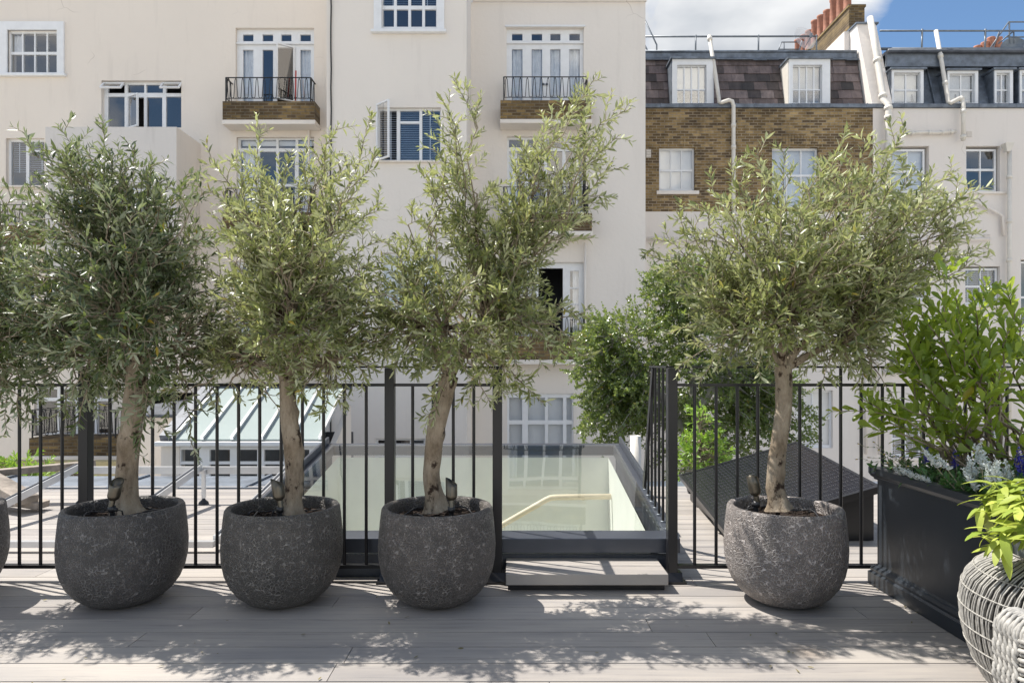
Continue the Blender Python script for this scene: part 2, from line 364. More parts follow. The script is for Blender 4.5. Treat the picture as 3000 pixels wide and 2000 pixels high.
# sloped frame members
def slab(m,x0,x1,d0,d1,t0,t1,mi=0):
    m.prismx([(d0,zt(d0)+t0),(d1,zt(d1)+t0),(d1,zt(d1)+t1),(d0,zt(d0)+t1)],x0,x1,mi)
slab(m,SKX0,SKX1,SKF,SKF+.11,-.075,0); slab(m,SKX0,SKX1,SKB-.08,SKB,-.075,0.0)
slab(m,SKX0,SKX0+.075,SKF+.11,SKB-.08,-.075,0); slab(m,SKX1-.075,SKX1,SKF+.11,SKB-.08,-.075,0)
slab(m,SKX0+.001,SKX0+.02,SKF+.16,SKB,.001,.05); slab(m,SKX1-.02,SKX1-.001,SKF+.9,SKB,.001,.055)
m.build('frame',M['anth'],sk,bevel=.004)
m=MB(); 
m.holed(SKX0+.02,SKX1-.02,-.02,.1,[],SKF+.05,SKF+.08); 
m.prismx([(SKF+.085,-.02),(SKB-.03,-.02),(SKB-.03,zt(SKB)-.08),(SKF+.085,zt(SKF+.085)-.08)],SKX0+.02,SKX0+.05)
m.prismx([(SKF+.085,-.02),(SKB-.03,-.02),(SKB-.03,zt(SKB)-.08),(SKF+.085,zt(SKF+.085)-.08)],SKX1-.05,SKX1-.02)
m.build('upstand',M['leadd'],sk)
m=MB(); a_,b_=SKF+.095,SKB-.07; m.add([(SKX0+.06,a_,zt(a_)+.004),(SKX1-.06,a_,zt(a_)+.004),(SKX1-.06,b_,zt(b_)+.004),(SKX0+.06,b_,zt(b_)+.004)],[(0,1,2,3)]); m.build('glass_pane',M['sky_glass'],sk)
m=MB(); x0,x1,y0,y1,zb=SKX0+.12,SKX1-.12,SKF+.16,SKB-.12,-2.6
m.add([(x0,y0,zb),(x1,y0,zb),(x1,y1,zb),(x0,y1,zb),(x0,y0,zt(y0)-.08),(x1,y0,zt(y0)-.08),(x1,y1,zt(y1)-.08),(x0,y1,zt(y1)-.08)],
      [(0,1,2,3),(3,2,6,7),(0,3,7,4),(2,1,5,6),(1,0,4,5)])
m.build('stairwell',M['plastrd'],sk)
m=MB(); m.tube([(-.9,5.12,-.58),(-.30,5.12,-.24),(-.077,5.12,-.11),(.26,5.12,.083),(.29,5.12,.095),(.33,5.12,.099),(.74,5.12,.105)],.022,12)
for a,z in ((-.2,-.18),(.55,.10)): m.tube([(a,5.12,z),(a,5.28,z-.05)],.008,6)
m.build('handrail',M['rail'],sk)
# low decking step in the opening
st=MB(); 
for a,b in ((3.28,3.415),(3.419,3.555)): st.box(-.03,.752,a,b,.036,.09)
o=st.build('deck_step',M['deck'],bevel=.004); tag(o,'low grey decking step in front of the skylight','step')
m=MB(); m.box(-.02,.742,3.32,3.55,.001,.0355); m.build('step_shadow_base',M['black'],o,local=True)  # black base paints the thin shadow under the step boards
# white vent pipe beyond the skylight
v=MB(); c=PX(1862,5.7); v.lathe([(.045,-.05),(.045,.50),(.037,.50),(.037,.2)],(c,5.7,0),24)
tag(v.build('vent_pipe',M['white2']),'upright white plastic vent pipe beside the right end of the skylight','pipe')

# ---------------------------------------------------------------- solar panel
n=4.15; Np=Vector((.311*n,n,EYE-.2455*n)); R_=Vector((.5448*n,1.008*n,EYE-.1809*n)); L_=Vector((.3266*n,1.336*n,EYE-.2178*n)); T_=L_+R_-Np
sp=empty('solar_panel',(Np.x+.4,4.8,0),'tilted black solar panel on the decking behind the right railing','solar panel')
ex=(R_-Np); ey=(L_-Np); en=ex.cross(ey).normalized()
def pan(u0,u1,v0,v1,t0,t1,mb,mi=0):
    vs=[Np+ex*u+ey*v+en*t for t in (t0,t1) for v in (v0,v1) for u in (u0,u1)]
    mb.add(vs,[(0,2,3,1),(4,5,7,6),(0,1,5,4),(2,6,7,3),(0,4,6,2),(1,3,7,5)],mi)
m=MB(); w=.022
for q in ((0,1,0,w),(0,1,1-w,1),(0,w,w,1-w),(1-w,1,w,1-w)): pan(*q,-.04,.003,m)
m.build('panel_frame',M['black'],sp)
def pvmat():
    mm,nt,b=mat('photovoltaic_cells'); b.inputs['Base Color'].default_value=(.012,.013,.018,1); b.inputs['Roughness'].default_value=.16; return mm
m=MB(); pan(w,1-w,w,1-w,-.03,0,m); c=m.build('cell_sheet',pvmat(),sp)
m=MB()
for i in range(1,36):
    u=w+(1-2*w)*i/36; pan(u-.0016,u+.0016,w,1-w,.0004,.0009,m)
pv2=simple('cell_busbar',(.03,.03,.034),.3,.3); m.build('busbar',pv2,c)
m=MB()
for j in range(1,20):
    v_=w+(1-2*w)*j/20
    for i in range(72):
        u=w+(1-2*w)*(i+.5)/72
        if i%6==0: continue
        pan(u-.002,u+.002,v_-.0035,v_+.0035,.0014,.0018,m)
m.build('solder_marks',simple('solder_mark',(.12,.12,.13),.4,.3),c)
m=MB()
for a in (.12,.88):
    for b_ in (.25,.75):
        p=Np+ex*a+ey*b_-en*.042; m.box(p.x-.02,p.x+.02,p.y-.02,p.y+.02,.002,p.z-.005)
m.bar(Np+ey*.2-en*.06,Np+ey*.2+ex-en*.06,.04,.035); m.bar(Np+ey*.8-en*.06,Np+ey*.8+ex-en*.06,.04,.035)
m.build('mounting_frame',M['black'],sp)
m=MB(); c4=[Np+ex*u+ey*v-en*.05 for u,v in ((.07,.04),(.97,.04),(.97,.96),(.07,.96))]
vs=[(q.x,q.y,q.z) for q in c4]+[(q.x,q.y,.004) for q in c4]; m.add(vs,[(0,1,2,3),(0,4,5,1),(1,5,6,2),(2,6,7,3),(3,7,4,0)]); m.build('panel_skirt',M['black'],sp)  # black skirt filling the space under the panel down to the deck
# bare aluminium mounting frame at the left
af=empty('panel_mounting_frame',(-2.6,4.7,0),'bare silver aluminium mounting frame lying on the left decking','mounting frame')
def fz(d): return .03+.165*(d-4.0)
m=MB(); m.box(-4.4,-1.74,3.97,4.01,.03,.065); m.build('front_rail',M['alu'],af)
m=MB(); m.box(-3.40,-1.72,5.36,5.40,.235,.29); m.build('back_rail',M['alu'],af)
for X in (-3.41,-2.45,-1.74):
    m=MB(); m.bar((X,4.02,fz(4.02)+.03),(X,5.355,fz(5.355)+.035),.04,.05); o=m.build('side_rail',M['alu'],af)
    m=MB(); m.bar((X,4.03,fz(4.03)+.059),(X,5.35,fz(5.35)+.064),.012,.006); m.build('rail_groove',M['anth'],o)
    m=MB(); m.box(X+.025,X+.05,5.33,5.355,.05,.27); m.lathe([(.04,.001),(.035,.02),(.012,.04),(.012,.052)],(X+.037,5.342,0),16,1); m.build('leg',[M['alu'],M['rubber']],af)
# weathered planks leaning at the far left
for i,(a,b,w_,h_,lb) in enumerate((((-4.7,5.55,.42),(-3.55,5.0,.10),.16,.06,'upper edge-worn grey timber plank lying over the others at far left'),
                        ((-4.6,5.3,.20),(-3.35,5.45,.30),.12,.05,'weathered brown timber plank pointing up to the right at far left'),
                        ((-4.9,5.1,.28),(-3.50,5.1,.045),.14,.05,'lowest weathered grey timber plank beside the silver frame'))):
    m=MB(); m.bar(a,b,w_,h_); o=m.build('timber_plank',M['woodgrey'],bevel=.004); tag(o,lb,'plank',group='old timber planks')
# ---------------------------------------------------------------- facades
SUNV=Vector((-.55,.23,1)).normalized()
def rect(d,x0,x1,y0,y1):   # pixel rectangle -> world x0,x1,z0,z1 on plane d
    return (PX(x0,d),PX(x1,d),PZ(y1,d),PZ(y0,d))
def building(name,label,d,X0,X1,Z0,Z1,holes,mats,depth=8,slabs=None):
    b=empty(name,((X0+X1)/2,d,-7.5),label,'building')
    m=MB(); H=[rect(d,*h) for h in holes]
    if slabs is None: slabs=[(Z0,Z1,0)]
    for (za,zb,mi) in slabs:
        hs=[h for h in H if h[2]<zb and h[3]>za]
        m.holed(X0,X1,za,zb,hs,d,d+.28,mi,back=False,outer=False)
    for h in H:
        a,b_,c,e=h; y0,y1=d+.28,d+1.6; a-=.25;b_+=.25;c-=.3;e+=.25
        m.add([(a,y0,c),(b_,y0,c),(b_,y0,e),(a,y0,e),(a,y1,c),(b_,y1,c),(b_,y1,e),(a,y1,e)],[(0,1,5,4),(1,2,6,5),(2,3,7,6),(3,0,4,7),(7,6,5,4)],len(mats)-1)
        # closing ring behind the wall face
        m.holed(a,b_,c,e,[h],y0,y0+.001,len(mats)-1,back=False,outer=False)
    y1=d+depth
    m.add([(X0,d,Z0),(X1,d,Z0),(X1,d,Z1),(X0,d,Z1),(X0,y1,Z0),(X1,y1,Z0),(X1,y1,Z1),(X0,y1,Z1)],[(1,5,6,2),(2,6,7,3),(3,7,4,0),(7,6,5,4)],0)
    m.build('wall',mats,b); return b
def window(par,d,r,cols,rows,inset=.09,name='window',th=.06,fm='white',fill=None,open_=None,extra=None,skip=()):
    """r pixel rect; cols/rows: pixel pane intervals; fill list of (kind, x0,x1,y0,y1)"""
    x0,x1,z0,z1=rect(d,*r); yf=d+inset
    holes=[]
    for j,(ya,yb) in enumerate(rows or []):
        for i,(xa,xb) in enumerate(cols): holes.append(rect(d,xa,xb,ya,yb))
    if extra: holes=[rect(d,*e) for e in extra]
    m=MB(); m.holed(x0,x1,z0,z1,holes,yf,yf+th); o=m.build(name,M[fm],par)
    m=MB()
    for k,h in enumerate(holes):
        if k in skip: continue
        m.add([(h[0],yf+th*.5,h[2]),(h[1],yf+th*.5,h[2]),(h[1],yf+th*.5,h[3]),(h[0],yf+th*.5,h[3])],[(0,1,2,3)])
    m.build('pane',M['glass'],o)
    for f in (fill or []):
        kind=f[0]; a,b,c,e=rect(d,*f[1:5]); yc=yf+.12
        m=MB()
        if kind=='curtain':
            n=max(8,int((b-a)/.02)); vs=[];fs=[]
            for i in range(n+1):
                x=a+(b-a)*i/n; yy=yc+.03*math.sin(i*1.25)+.012*math.sin(i*.41)
                vs+= [(x,yy,c),(x,yy+.01*math.sin(i),e)]
                if i: k=2*i; fs.append((k-2,k,k+1,k-1))
            m.add(vs,fs,0,True); m.build('curtain',M['curtain'],o)
        elif kind=='blind':
            m.box(a,b,yc,yc+.01,c,e); m.build('roller_blind',M['blind'],o)
        elif kind=='venetian':
            k=int((e-c)/.05)
            for i in range(k):
                z=c+(e-c)*(i+.5)/k; m.add([(a,yc-.018,z-.012),(b,yc-.018,z-.012),(b,yc+.018,z+.012),(a,yc+.018,z+.012)],[(0,1,2,3)])
            for t in (.18,.82): m.box(a+(b-a)*t-.01,a+(b-a)*t+.01,yc-.021,yc-.0205,c,e)
            m.build('venetian_blind',M['bluebl'],o)
    return o
def trim(par,d,r,name='sill',pr=.06,mt='white',h=None,back=0.):
    x0,x1,z0,z1=rect(d,*r); m=MB(); m.box(x0,x1,d-pr,d+back-.002,z0,z1); return m.build(name,M[mt],par,bevel=.006)
def architrave(par,d,outer,inner,pr=.05):
    x0,x1,z0,z1=rect(d,*outer); m=MB(); m.holed(x0,x1,z0,z1,[rect(d,*inner)],d-pr,d+.02)
    w=.035
    return m.build('architrave',M['white'],par)
def wrought(par,d,x0,x1,ya,yb,dep,name='railing'):
    """balcony railing with looped bars; front plane at d, returns back dep"""
    X0,X1,Z0,Z1=rect(d,x0,x1,ya,yb); m=MB(); r=.011
    pathtop=[(X0,d+dep,Z1),(X0,d,Z1),(X1,d,Z1),(X1,d+dep,Z1)]
    for a,b in zip(pathtop,pathtop[1:]):
        m.bar(a,b,.035,.014)
        m.bar((a[0],a[1],Z0+.07),(b[0],b[1],Z0+.07),.016,.014)
    for a in (pathtop[1],pathtop[2]): m.bar((a[0],a[1],Z0),(a[0],a[1],Z1),.026,.026)
    k=int(round((X1-X0)/.172)); W=(X1-X0)/k; H0=Z0+.08; H1=Z1-.02
    def loops(p0,dx,n,vert):
        pts=[]
        for i in range(n):
            b0=p0+dx*i
            # one period: up, arch, down, arch
            seq=[(.04,0),(.12,.06),(.20,.5),(.27,.9),(.36,1.),(.42,1.),(.50,.9),(.58,.5),(.66,.06),(.76,0),(.9,0)]
            for t,s in seq:
                q=b0+dx*t*1.0; z=H0+(H1-H0)*s
                pts.append(Vector((q.x,q.y,z)))
        m.tube(pts,.0085,5,cap=False)
    loops(Vector((X0,d,0)),Vector((W,0,0)),k,0)
    if dep>.2:
        n2=max(1,int(dep/.16))
        loops(Vector((X1,d,0)),Vector((0,dep/n2,0)),n2,0); loops(Vector((X0,d,0)),Vector((0,dep/n2,0)),n2,0)
    return m.build(name,M['blackr'],par)
def balcony(par,d,x0,x1,yr,yb,ys,ye,dep=.45,brick='brickd',rx=(10,-12)):
    """px at front plane d-dep: yr rail top, yb brick top, ys slab top, ye slab bottom"""
    df=d-dep; X0,X1,_,_=rect(df,x0,x1,0,1)
    m=MB(); z=[PZ(y,df) for y in (yb,ys,ye)]
    m.box(X0,X1,df,d-.002,z[1],z[0]); o=m.build('balcony',M[brick],par)
    m=MB(); m.box(X0-.01,X1+.02,df-.03,d-.003,z[2],z[1]-.002); m.build('slab',M['cream2'],o,bevel=.01)
    wrought(o,df+.05,x0+rx[0],x1+rx[1],yr,yb,dep-.06)
    return o
# ---- A: left building
DA=17.0
A_h=[(24,170,90,215),(297,531,236,374),(17,130,405,546),(690,920,82,297),(693,920,402,622),(690,920,765,985),(-110,100,730,940),(380,700,1150,1300),(100,330,1130,1272)]
A=building('left_cream_building','cream rendered building at far left with grey box bay and brick balconies',DA,-22,PX(968,DA)+.3,-7.5,13.5,A_h,[M['cream'],M['room']])
w=window(A,DA,(24,170,90,215),[(28,60),(64,96),(100,132),(136,167)],[(96,150),(158,212)],.05,fill=[('curtain',28,60,96,150)])
architrave(A,DA,(-6,190,66,222),(24,170,90,215)); trim(A,DA,(-8,196,219,226),'sill',.10)
w=window(A,DA,(297,531,236,374),None,None,.12,extra=[(308,357,243,268),(366,415,243,267),(421,470,243,267),(479,528,243,268),(308,357,278,370),(372,414,280,370),(422,468,280,370),(479,528,278,370)],skip=(0,3,5))
def leafopen(par,d,r,hinge,ang,yo,name='open_casement',axis='z'):
    x0,x1,z0,z1=rect(d,*r); fw=.035
    m=MB(); m.holed(0,x1-x0,0,z1-z0,[(fw,x1-x0-fw,fw,z1-z0-fw)],-.02,.02); g_=MB(); g_.add([(fw,0,fw),(x1-x0-fw,0,fw),(x1-x0-fw,0,z1-z0-fw),(fw,0,z1-z0-fw)],[(0,1,2,3)])
    if axis=='z':
        if hinge=='l': T=Matrix.Translation((x0,d+yo,z0))@Matrix.Rotation(-ang,4,'Z')
        else: T=Matrix.Translation((x1,d+yo,z0))@Matrix.Rotation(ang,4,'Z')@Matrix.Translation((-(x1-x0),0,0))
    else: T=Matrix.Translation((x0,d+yo,z1))@Matrix.Rotation(-ang,4,'X')@Matrix.Translation((0,0,-(z1-z0)))
    for mm in (m,g_): mm.v=[tuple(T@Vector(v)) for v in mm.v]
    o=m.build(name,M['white'],par); g_.build('pane',M['glass'],o); return o
leafopen(A,DA,(299,361,240,270),'t',.72,.06,'open_top_light','x'); leafopen(A,DA,(473,531,240,270),'t',.72,.06,'open_top_light','x')
leafopen(A,DA,(367,417,277,373),'l',.5,.10)
window(A,DA,(17,130,405,546),None,None,.1,extra=[(24,68,412,540),(77,124,412,436),(77,124,443,540)],fill=[('venetian',22,126,412,500)])
trim(A,DA,(3,136,545,550),'sill',.08,'cream2')
def french(par,d,x0,y0,y1,sc=1.,openleaf=True,curt=(1,0,0,1),top=True):
    cols=[(x0+17,x0+48),(x0+75,x0+106),(x0+130,x0+160),(x0+186,x0+217)]
    ex=[(a,b,y0+14,y0+34) for a,b in cols]+[(a,b,y0+59,y1) for a,b in cols]
    if openleaf: ex[6]=(x0+117,x0+170,y0+52,y1)
    fl=[('curtain',cols[i][0]-6,cols[i][1]+6,y0+55,y1) for i in range(4) if curt[i]]
    o=window(par,d,(x0,x0+230,y0,y1+2),None,None,.10,'french_doors',extra=ex,fill=fl,skip=(6,) if openleaf else ())
    if openleaf: leafopen(par,d,(x0+117,x0+170,y0+52,y1),'r',.62,.08,'open_door')
    x,_,_,_=rect(d,x0,1,0,1)
    trim(o,d,(x0,x0+230,y0+40,y0+45),'transom',-.04,back=.1)
    return o
french(A,DA,690,82,297)
balcony(A,DA,652,922,228,297,352,365)
m=MB(); m.tube([P(866,295,16.75),P(867,208,16.85)],.016,6); m.build('red_pole',M['red'],A)
window(A,DA,(693,920,402,622),None,None,.1,'french_doors',extra=[(700,747,406,431),(752,805,406,431),(812,862,406,431),(870,916,406,431)]+[(a,b,441,536) for a,b in ((700,747),(757,805),(813,860),(871,916))]+[(a,b,544,618) for a,b in ((700,747),(757,805),(813,860),(871,916))],
       fill=[('curtain',702,748,436,616),('curtain',880,917,436,616),('blind',700,916,406,420)])
balcony(A,DA,652,922,552,622,675,689); french(A,DA,690,765,985,openleaf=False); balcony(A,DA,652,922,925,985,1050,1063)
window(A,DA,(-110,100,730,940),[(-100,-40),(-30,30),(40,92)],[(740,800),(810,930)],.1)
balcony(A,DA,-190,150,600,660,718,730); balcony(A,DA,85,350,1200,1283,1335,1349,1.0)
window(A,DA,(100,330,1130,1272),[(110,160),(170,215),(225,270),(280,322)],[(1140,1165),(1175,1270)],.1)
m=MB(); x0,x1,z0,z1=rect(DA,90,700,1262,1290); 
m=MB(); m.box(PX(900,16.9),PX(905,16.9),16.93,16.97,PZ(620,17),PZ(384,17)); m.build('downpipe',M['cream2'],A)
# projecting grey box bay
db=15.8; bay=MB(); r=rect(db,133,517,372,900)
bh=[rect(db,205,457,545,640)]
bay.holed(r[0],r[1],r[2],r[3],bh,db,db+.3,0,back=False,outer=False)
bay.add([(r[0],db,r[2]),(r[1],db,r[2]),(r[1],db,r[3]),(r[0],db,r[3]),(r[0],DA-.002,r[2]),(r[1],DA-.002,r[2]),(r[1],DA-.002,r[3]),(r[0],DA-.002,r[3])],[(0,1,5,4),(2,6,7,3),(3,7,4,0)],0)
bay.add([(r[1],db,r[2]),(r[1],DA-.002,r[2]),(r[1],DA-.002,r[3]),(r[1],db,r[3])],[(0,1,2,3)],1)  # right side takes the warmer cream: peach bounce light put into its colour
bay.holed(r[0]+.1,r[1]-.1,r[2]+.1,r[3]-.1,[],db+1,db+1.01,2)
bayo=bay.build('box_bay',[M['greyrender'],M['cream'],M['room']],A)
window(A,db,(205,457,545,640),[(212,262),(270,320),(328,385),(393,450)],[(550,572),(582,634)],.08); leafopen(A,db,(395,452,545,575),'t',.9,.05,'open_top_light','x')
# ---- B: projecting middle building
DB=15.6
B_h=[(1119,1280,-75,88),(1102,1292,315,472),(1115,1290,740,900),(1098,1245,1284,1460)]
B=building('middle_cream_building','projecting cream rendered building in the middle with blue-blinded window',DB,PX(957,DB),PX(1367,DB),-7.5,13.0,B_h,[M['cream2'],M['room']],depth=9)
window(B,DB,(1119,1280,-75,88),[(1121,1153),(1161,1195),(1203,1236),(1244,1277)],[(-68,14),(25,76)],.05,fill=[('venetian',1120,1278,-68,16)])
architrave(B,DB,(1096,1302,-110,90),(1119,1280,-75,86)); trim(B,DB,(1089,1308,92,100),'sill',.12)
window(B,DB,(1102,1292,315,472),None,None,.1,extra=[(1110,1160,320,468),(1170,1227,320,351),(1170,1227,358,468),(1235,1288,320,468)],fill=[('venetian',1108,1290,318,469)],skip=(0,))
leafopen(B,DB,(1103,1163,306,472),'l',.75,.0); trim(B,DB,(1096,1297,472,477),'sill',.07,'cream2')
window(B,DB,(1115,1290,740,900),[(1122,1200),(1208,1283)],[(748,815),(822,892)],.1,fill=[('blind',1120,1200,748,892),('blind',1205,1284,748,830)]); trim(B,DB,(1108,1297,900,907),'sill',.08,'white')
window(B,DB,(1098,1245,1284,1460),[(1106,1150),(1158,1200),(1208,1240)],[(1290,1330),(1340,1450)],.06)
m=MB(); pts=[P(969+random.uniform(-1.5,1.5),y,DB-.03) for y in range(-100,1330,60)]; m.tube(pts,.017,6); m.build('cable',M['blackr'],B)
# ---- C: recessed cream building with balconies
DC=17.3
C_h=[(1484,1710,82,297),(1486,1712,400,622),(1486,1712,768,985),(1486,1680,1152,1400)]
Cb=building('recessed_cream_building','tall cream rendered building right of centre with stacked brick balconies',DC,PX(1367,DB)-.1,PX(1891,DC),-7.5,PZ(8,DC),C_h,[M['cream2'],M['room']],depth=8)
trim(Cb,DC,(1385,1893,0,8),'coping',.08,'cream3')
o=french(Cb,DC,1483,80,297,openleaf=False,curt=(1,1,1,1))
trim(Cb,DC,(1480,1714,76,81),'hood',.05)
balcony(Cb,DC,1466,1732,226,294,350,362,.5)
m=MB()
for kx in (1592,1602): m.lathe([(.001,-.03),(.03,-.02),(.03,.02),(.001,.03)],tuple(P(kx,247,DC+.07)),10)
m.build('door_knobs',M['metalgrey'],o)
window(Cb,DC,(1486,1712,400,622),None,None,.1,'french_doors',extra=[(a,b,406,429) for a,b in ((1491,1537),(1545,1595),(1600,1650),(1658,1708))]+[(a,b,440,618) for a,b in ((1491,1537),(1548,1595),(1603,1648),(1658,1706))],
       fill=[('curtain',1491,1515,436,616),('blind',1656,1710,404,415),('curtain',1690,1708,436,616)])
balcony(Cb,DC,1466,1734,548,625,677,690,.5)
m=MB(); m.tube([P(1711,380,16.95),P(1712,620,16.95)],.04,8); m.build('black_downpipe',M['blackr'],Cb)
m=MB(); m.tube([P(1714,712,17.2),P(1714,1060,17.2)],.03,8); m.build('cream_downpipe',M['cream2'],Cb)
o=window(Cb,DC,(1486,1712,768,985),None,None,.1,'french_doors',extra=[(1500,1545,790,985),(1578,1650,784,985),(1671,1697,792,840),(1671,1697,844,888),(1671,1697,892,985)],skip=(1,),fill=[('curtain',1680,1700,790,985)])
leafopen(Cb,DC,(1553,1612,784,985),'l',1.25,.05,'open_door')
balcony(Cb,DC,1466,1724,928,985,1053,1067,.5)
window(Cb,DC,(1486,1680,1152,1400),[(1492,1530),(1547,1597),(1606,1650),(1660,1676)],[(1165,1231),(1243,1320),(1332,1390)],.06,fill=[('blind',1490,1678,1160,1396)])
m=MB(); 
x0,x1,z0,z1=rect(DC,1414,1434,672,692)
for i in range(4):
    for j in range(4): m.box(x0+i*.045,x0+i*.045+.03,DC-.012,DC-.004,z0+j*.045,z0+j*.045+.03)
m.build('air_vent',M['metalgrey'],Cb)
# ---- D/E: brick house + right cream house
DD=19.0; XP=10.05
XE=PX(2557,DD); XL=PX(1891,DC)+.02
D_h=[(1931,2036,432,559),(2262,2398,432,610),(2328,2440,1143,1312)]
zc=PZ(620,DD); zt_=PZ(318,DD)
Dh=building('brick_mansard_house','yellow-brown brick house with slate mansard roof and two white dormers',DD,XL,XE,-7.5,zt_,D_h,[M['brick'],M['cream3'],M['room']],slabs=[(zc,zt_,0),(-7.5,zc,1)])
def arch(par,d,x0,x1,y0,y1):
    m=MB(); X0,X1,Z0,Z1=rect(d,x0,x1,y0,y1); n=int((X1-X0)/.078); cx=(X0+X1)/2
    for i in range(n):
        t=(i+.5)/n-.5; x=X0+(X1-X0)*(i+.5)/n; dz=-.55*t*t*.9
        T=Matrix.Translation((x,d-.004,Z0+.06+dz+.07))@Matrix.Rotation(t*.5,4,'Y')
        m.box(-.033,.033,-.006,.05,-.02,Z1-Z0-.08,0,T)
    m.build('brick_arch',M['brick'],par)
arch(Dh,DD,1922,2044,402,436); arch(Dh,DD,2252,2410,402,436)
def sash(par,d,r,nc,meet,mt='white',fill=None,inset=.1,fw=5,name='sash_window',barw=3):
    x0,x1,y0,y1=r; cols=[]; W=(x1-x0-2*fw); 
    for i in range(nc):
        a=x0+fw+W*i/nc+(barw/2 if i else 0); b=x0+fw+W*(i+1)/nc-(barw/2 if i<nc-1 else 0); cols.append((a,b))
    return window(par,d,r,cols,[(y0+fw+1,meet-3),(meet+3,y1-fw-3)],inset,name,fill=fill)
sash(Dh,DD,(1931,2036,432,559),3,497,fill=[('blind',1933,2034,436,556)]); trim(Dh,DD,(1923,2047,560,570),'sill',.06,'cream2')
sash(Dh,DD,(2262,2398,432,610),3,512,fill=[('blind',2264,2396,436,606)]); sash(Dh,DD,(2328,2440,1143,1312),2,1225,fill=[('blind',2330,2438,1147,1308)])
# parapet lead capping
m=MB(); x0=XL; 
m.box(XL,22,DD-.06,DD+.3,PZ(317,DD),PZ(306,DD)); x=XL+.2
while x<22: m.box(x,x+.035,DD-.072,DD+.2,PZ(317.5,DD),PZ(305,DD)); x+=.52
m.build('parapet_capping',M['lead'],Dh,bevel=.008)
# mansard slates
ma0=(DD+.44,PZ(306,DD)-.15); ma1=(DD+.94,10.02)
def mz(t): return (ma0[0]+(ma1[0]-ma0[0])*t, ma0[1]+(ma1[1]-ma0[1])*t)
m=MB(); m.prismx([ma0,ma1,(27,ma1[1]),(27,ma0[1])],XL,XP+.02); mo=m.build('mansard_core',M['leadd'],Dh)
m=MB(); rows=7; sl=Vector((0,ma1[0]-ma0[0],ma1[1]-ma0[1])); nn=Vector((0,-sl.z,sl.y)).normalized()
for j in range(rows):
    x=XL+(j%2)*.15-.3
    while x<XP:
        w_=random.uniform(.34,.39); a=max(x,XL); b=min(x+w_,XP)
        if b-a>.03:
            p0=Vector((0,*ma0))+sl*(j/rows); p1=p0+sl*(1.08/rows); g_=.004
            t0=nn*(.035+random.uniform(-.003,.005)); t1=nn*.012; zz=random.uniform(-.008,.006)
            vs=[p0+t0*.2+Vector((a+g_,0,zz)),p0+t0*.2+Vector((b-g_,0,zz)),p0+t0+Vector((b-g_,0,zz)),p0+t0+Vector((a+g_,0,zz)),p1+t1+Vector((a+g_,0,0)),p1+t1+Vector((b-g_,0,0))]
            m.add(vs,[(0,1,2,3),(3,2,5,4)])
        x+=w_
m.build('slate_roof',M['slate'],mo)
m=MB(); zb=PZ(173,19.8); 
m.prismx([(19.80,zb),(19.92,10.02),(19.92,10.19),(20.4,10.19),(20.4,9.9),(19.88,zb)],XL,XP+.02)
x=XL
while x<XP-.3:
    w_=random.uniform(.3,.5); m.prismx([(19.785,zb-random.uniform(.0,.05)),(19.90,10.0),(19.93,10.0),(19.82,zb)],x,x+w_-.02); x+=w_
m.build('lead_flashing',M['lead'],mo)
m=MB(); m.tube([(XL,19.91,10.2),(XP,19.91,10.2)],.035,8); m.build('ridge_roll',M['lead'],mo)
def dormer(par,d,x0,x1,y0,y1,gx0,gx1,gy0,meet,nc=4,cheek='lead',fm='white',blind=True,back=1.0,top='lead'):
    X0,X1,Z0,Z1=rect(d,x0,x1,y0,y1); h=rect(d,gx0,gx1,gy0,y1-1)
    m=MB(); m.holed(X0,X1,Z0,Z1,[h],d,d+.08); o=m.build('dormer',M[fm],par)
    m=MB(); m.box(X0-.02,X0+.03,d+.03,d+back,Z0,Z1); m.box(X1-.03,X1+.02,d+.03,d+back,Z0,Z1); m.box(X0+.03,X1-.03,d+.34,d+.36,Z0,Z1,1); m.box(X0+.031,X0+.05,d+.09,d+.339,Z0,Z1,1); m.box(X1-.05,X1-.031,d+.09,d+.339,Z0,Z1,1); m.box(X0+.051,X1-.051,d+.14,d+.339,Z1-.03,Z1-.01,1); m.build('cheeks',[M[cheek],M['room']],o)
    m=MB(); m.box(X0-.06,X1+.06,d-.07,d+back,Z1,Z1+.05); m.build('dormer_roof',M[top],o)
    W=(gx1-gx0)/nc; cols=[(gx0+2+W*i+(1 if i else 0),gx0+W*(i+1)-(1 if i<nc-1 else 2)) for i in range(nc)]
    holes=[rect(d,a,b,ya,yb) for ya,yb in ((gy0+3,meet-2),(meet+2,y1-3)) for a,b in cols]
    m=MB(); m.holed(h[0],h[1],h[2],h[3],holes,d+.09,d+.13); m.build('sash',M['white'],o)
    m=MB(); m.box(h[0],h[1],d+.108,d+.112,h[2],h[3]); m.build('pane',M['glass'],o)
    if blind:
        q=rect(d,gx0,gx1,gy0,meet if blind==1 else y1); m=MB(); m.box(q[0],q[1],d+.2,d+.21,q[2],q[3]); m.build('roller_blind',M['blind'],o)
    return o
d1=DD+.22
dormer(Dh,d1,1970,2091,174,303,1984,2070,190,260); dormer(Dh,d1,2312,2432,174,303,2323,2409,190,260,cheek='white2')
def pipe(par,pts,r,mt='white2',name='downpipe',collars=()):
    m=MB(); pts=[Vector(p) for p in pts]; m.tube(pts,r,12)
    for (i,t) in collars:
        a,b=pts[i],pts[i+1]; c=a.lerp(b,t); u=(b-a).normalized()*.05; m.tube([c-u,c+u],r*1.28,12)
    return m.build(name,M[mt],par)
pipe(Dh,[P(2078,105,19.3),P(2093,200,19.25),P(2108,302,18.95),P(2113,301,18.88),P(2135,294,18.85),P(2145,297,18.85),P(2149,310,18.85),P(2149,600,18.85),P(2149,900,18.85)],.055,collars=((0,.1),(6,.2),(6,.42),(6,.8),(7,.5)))
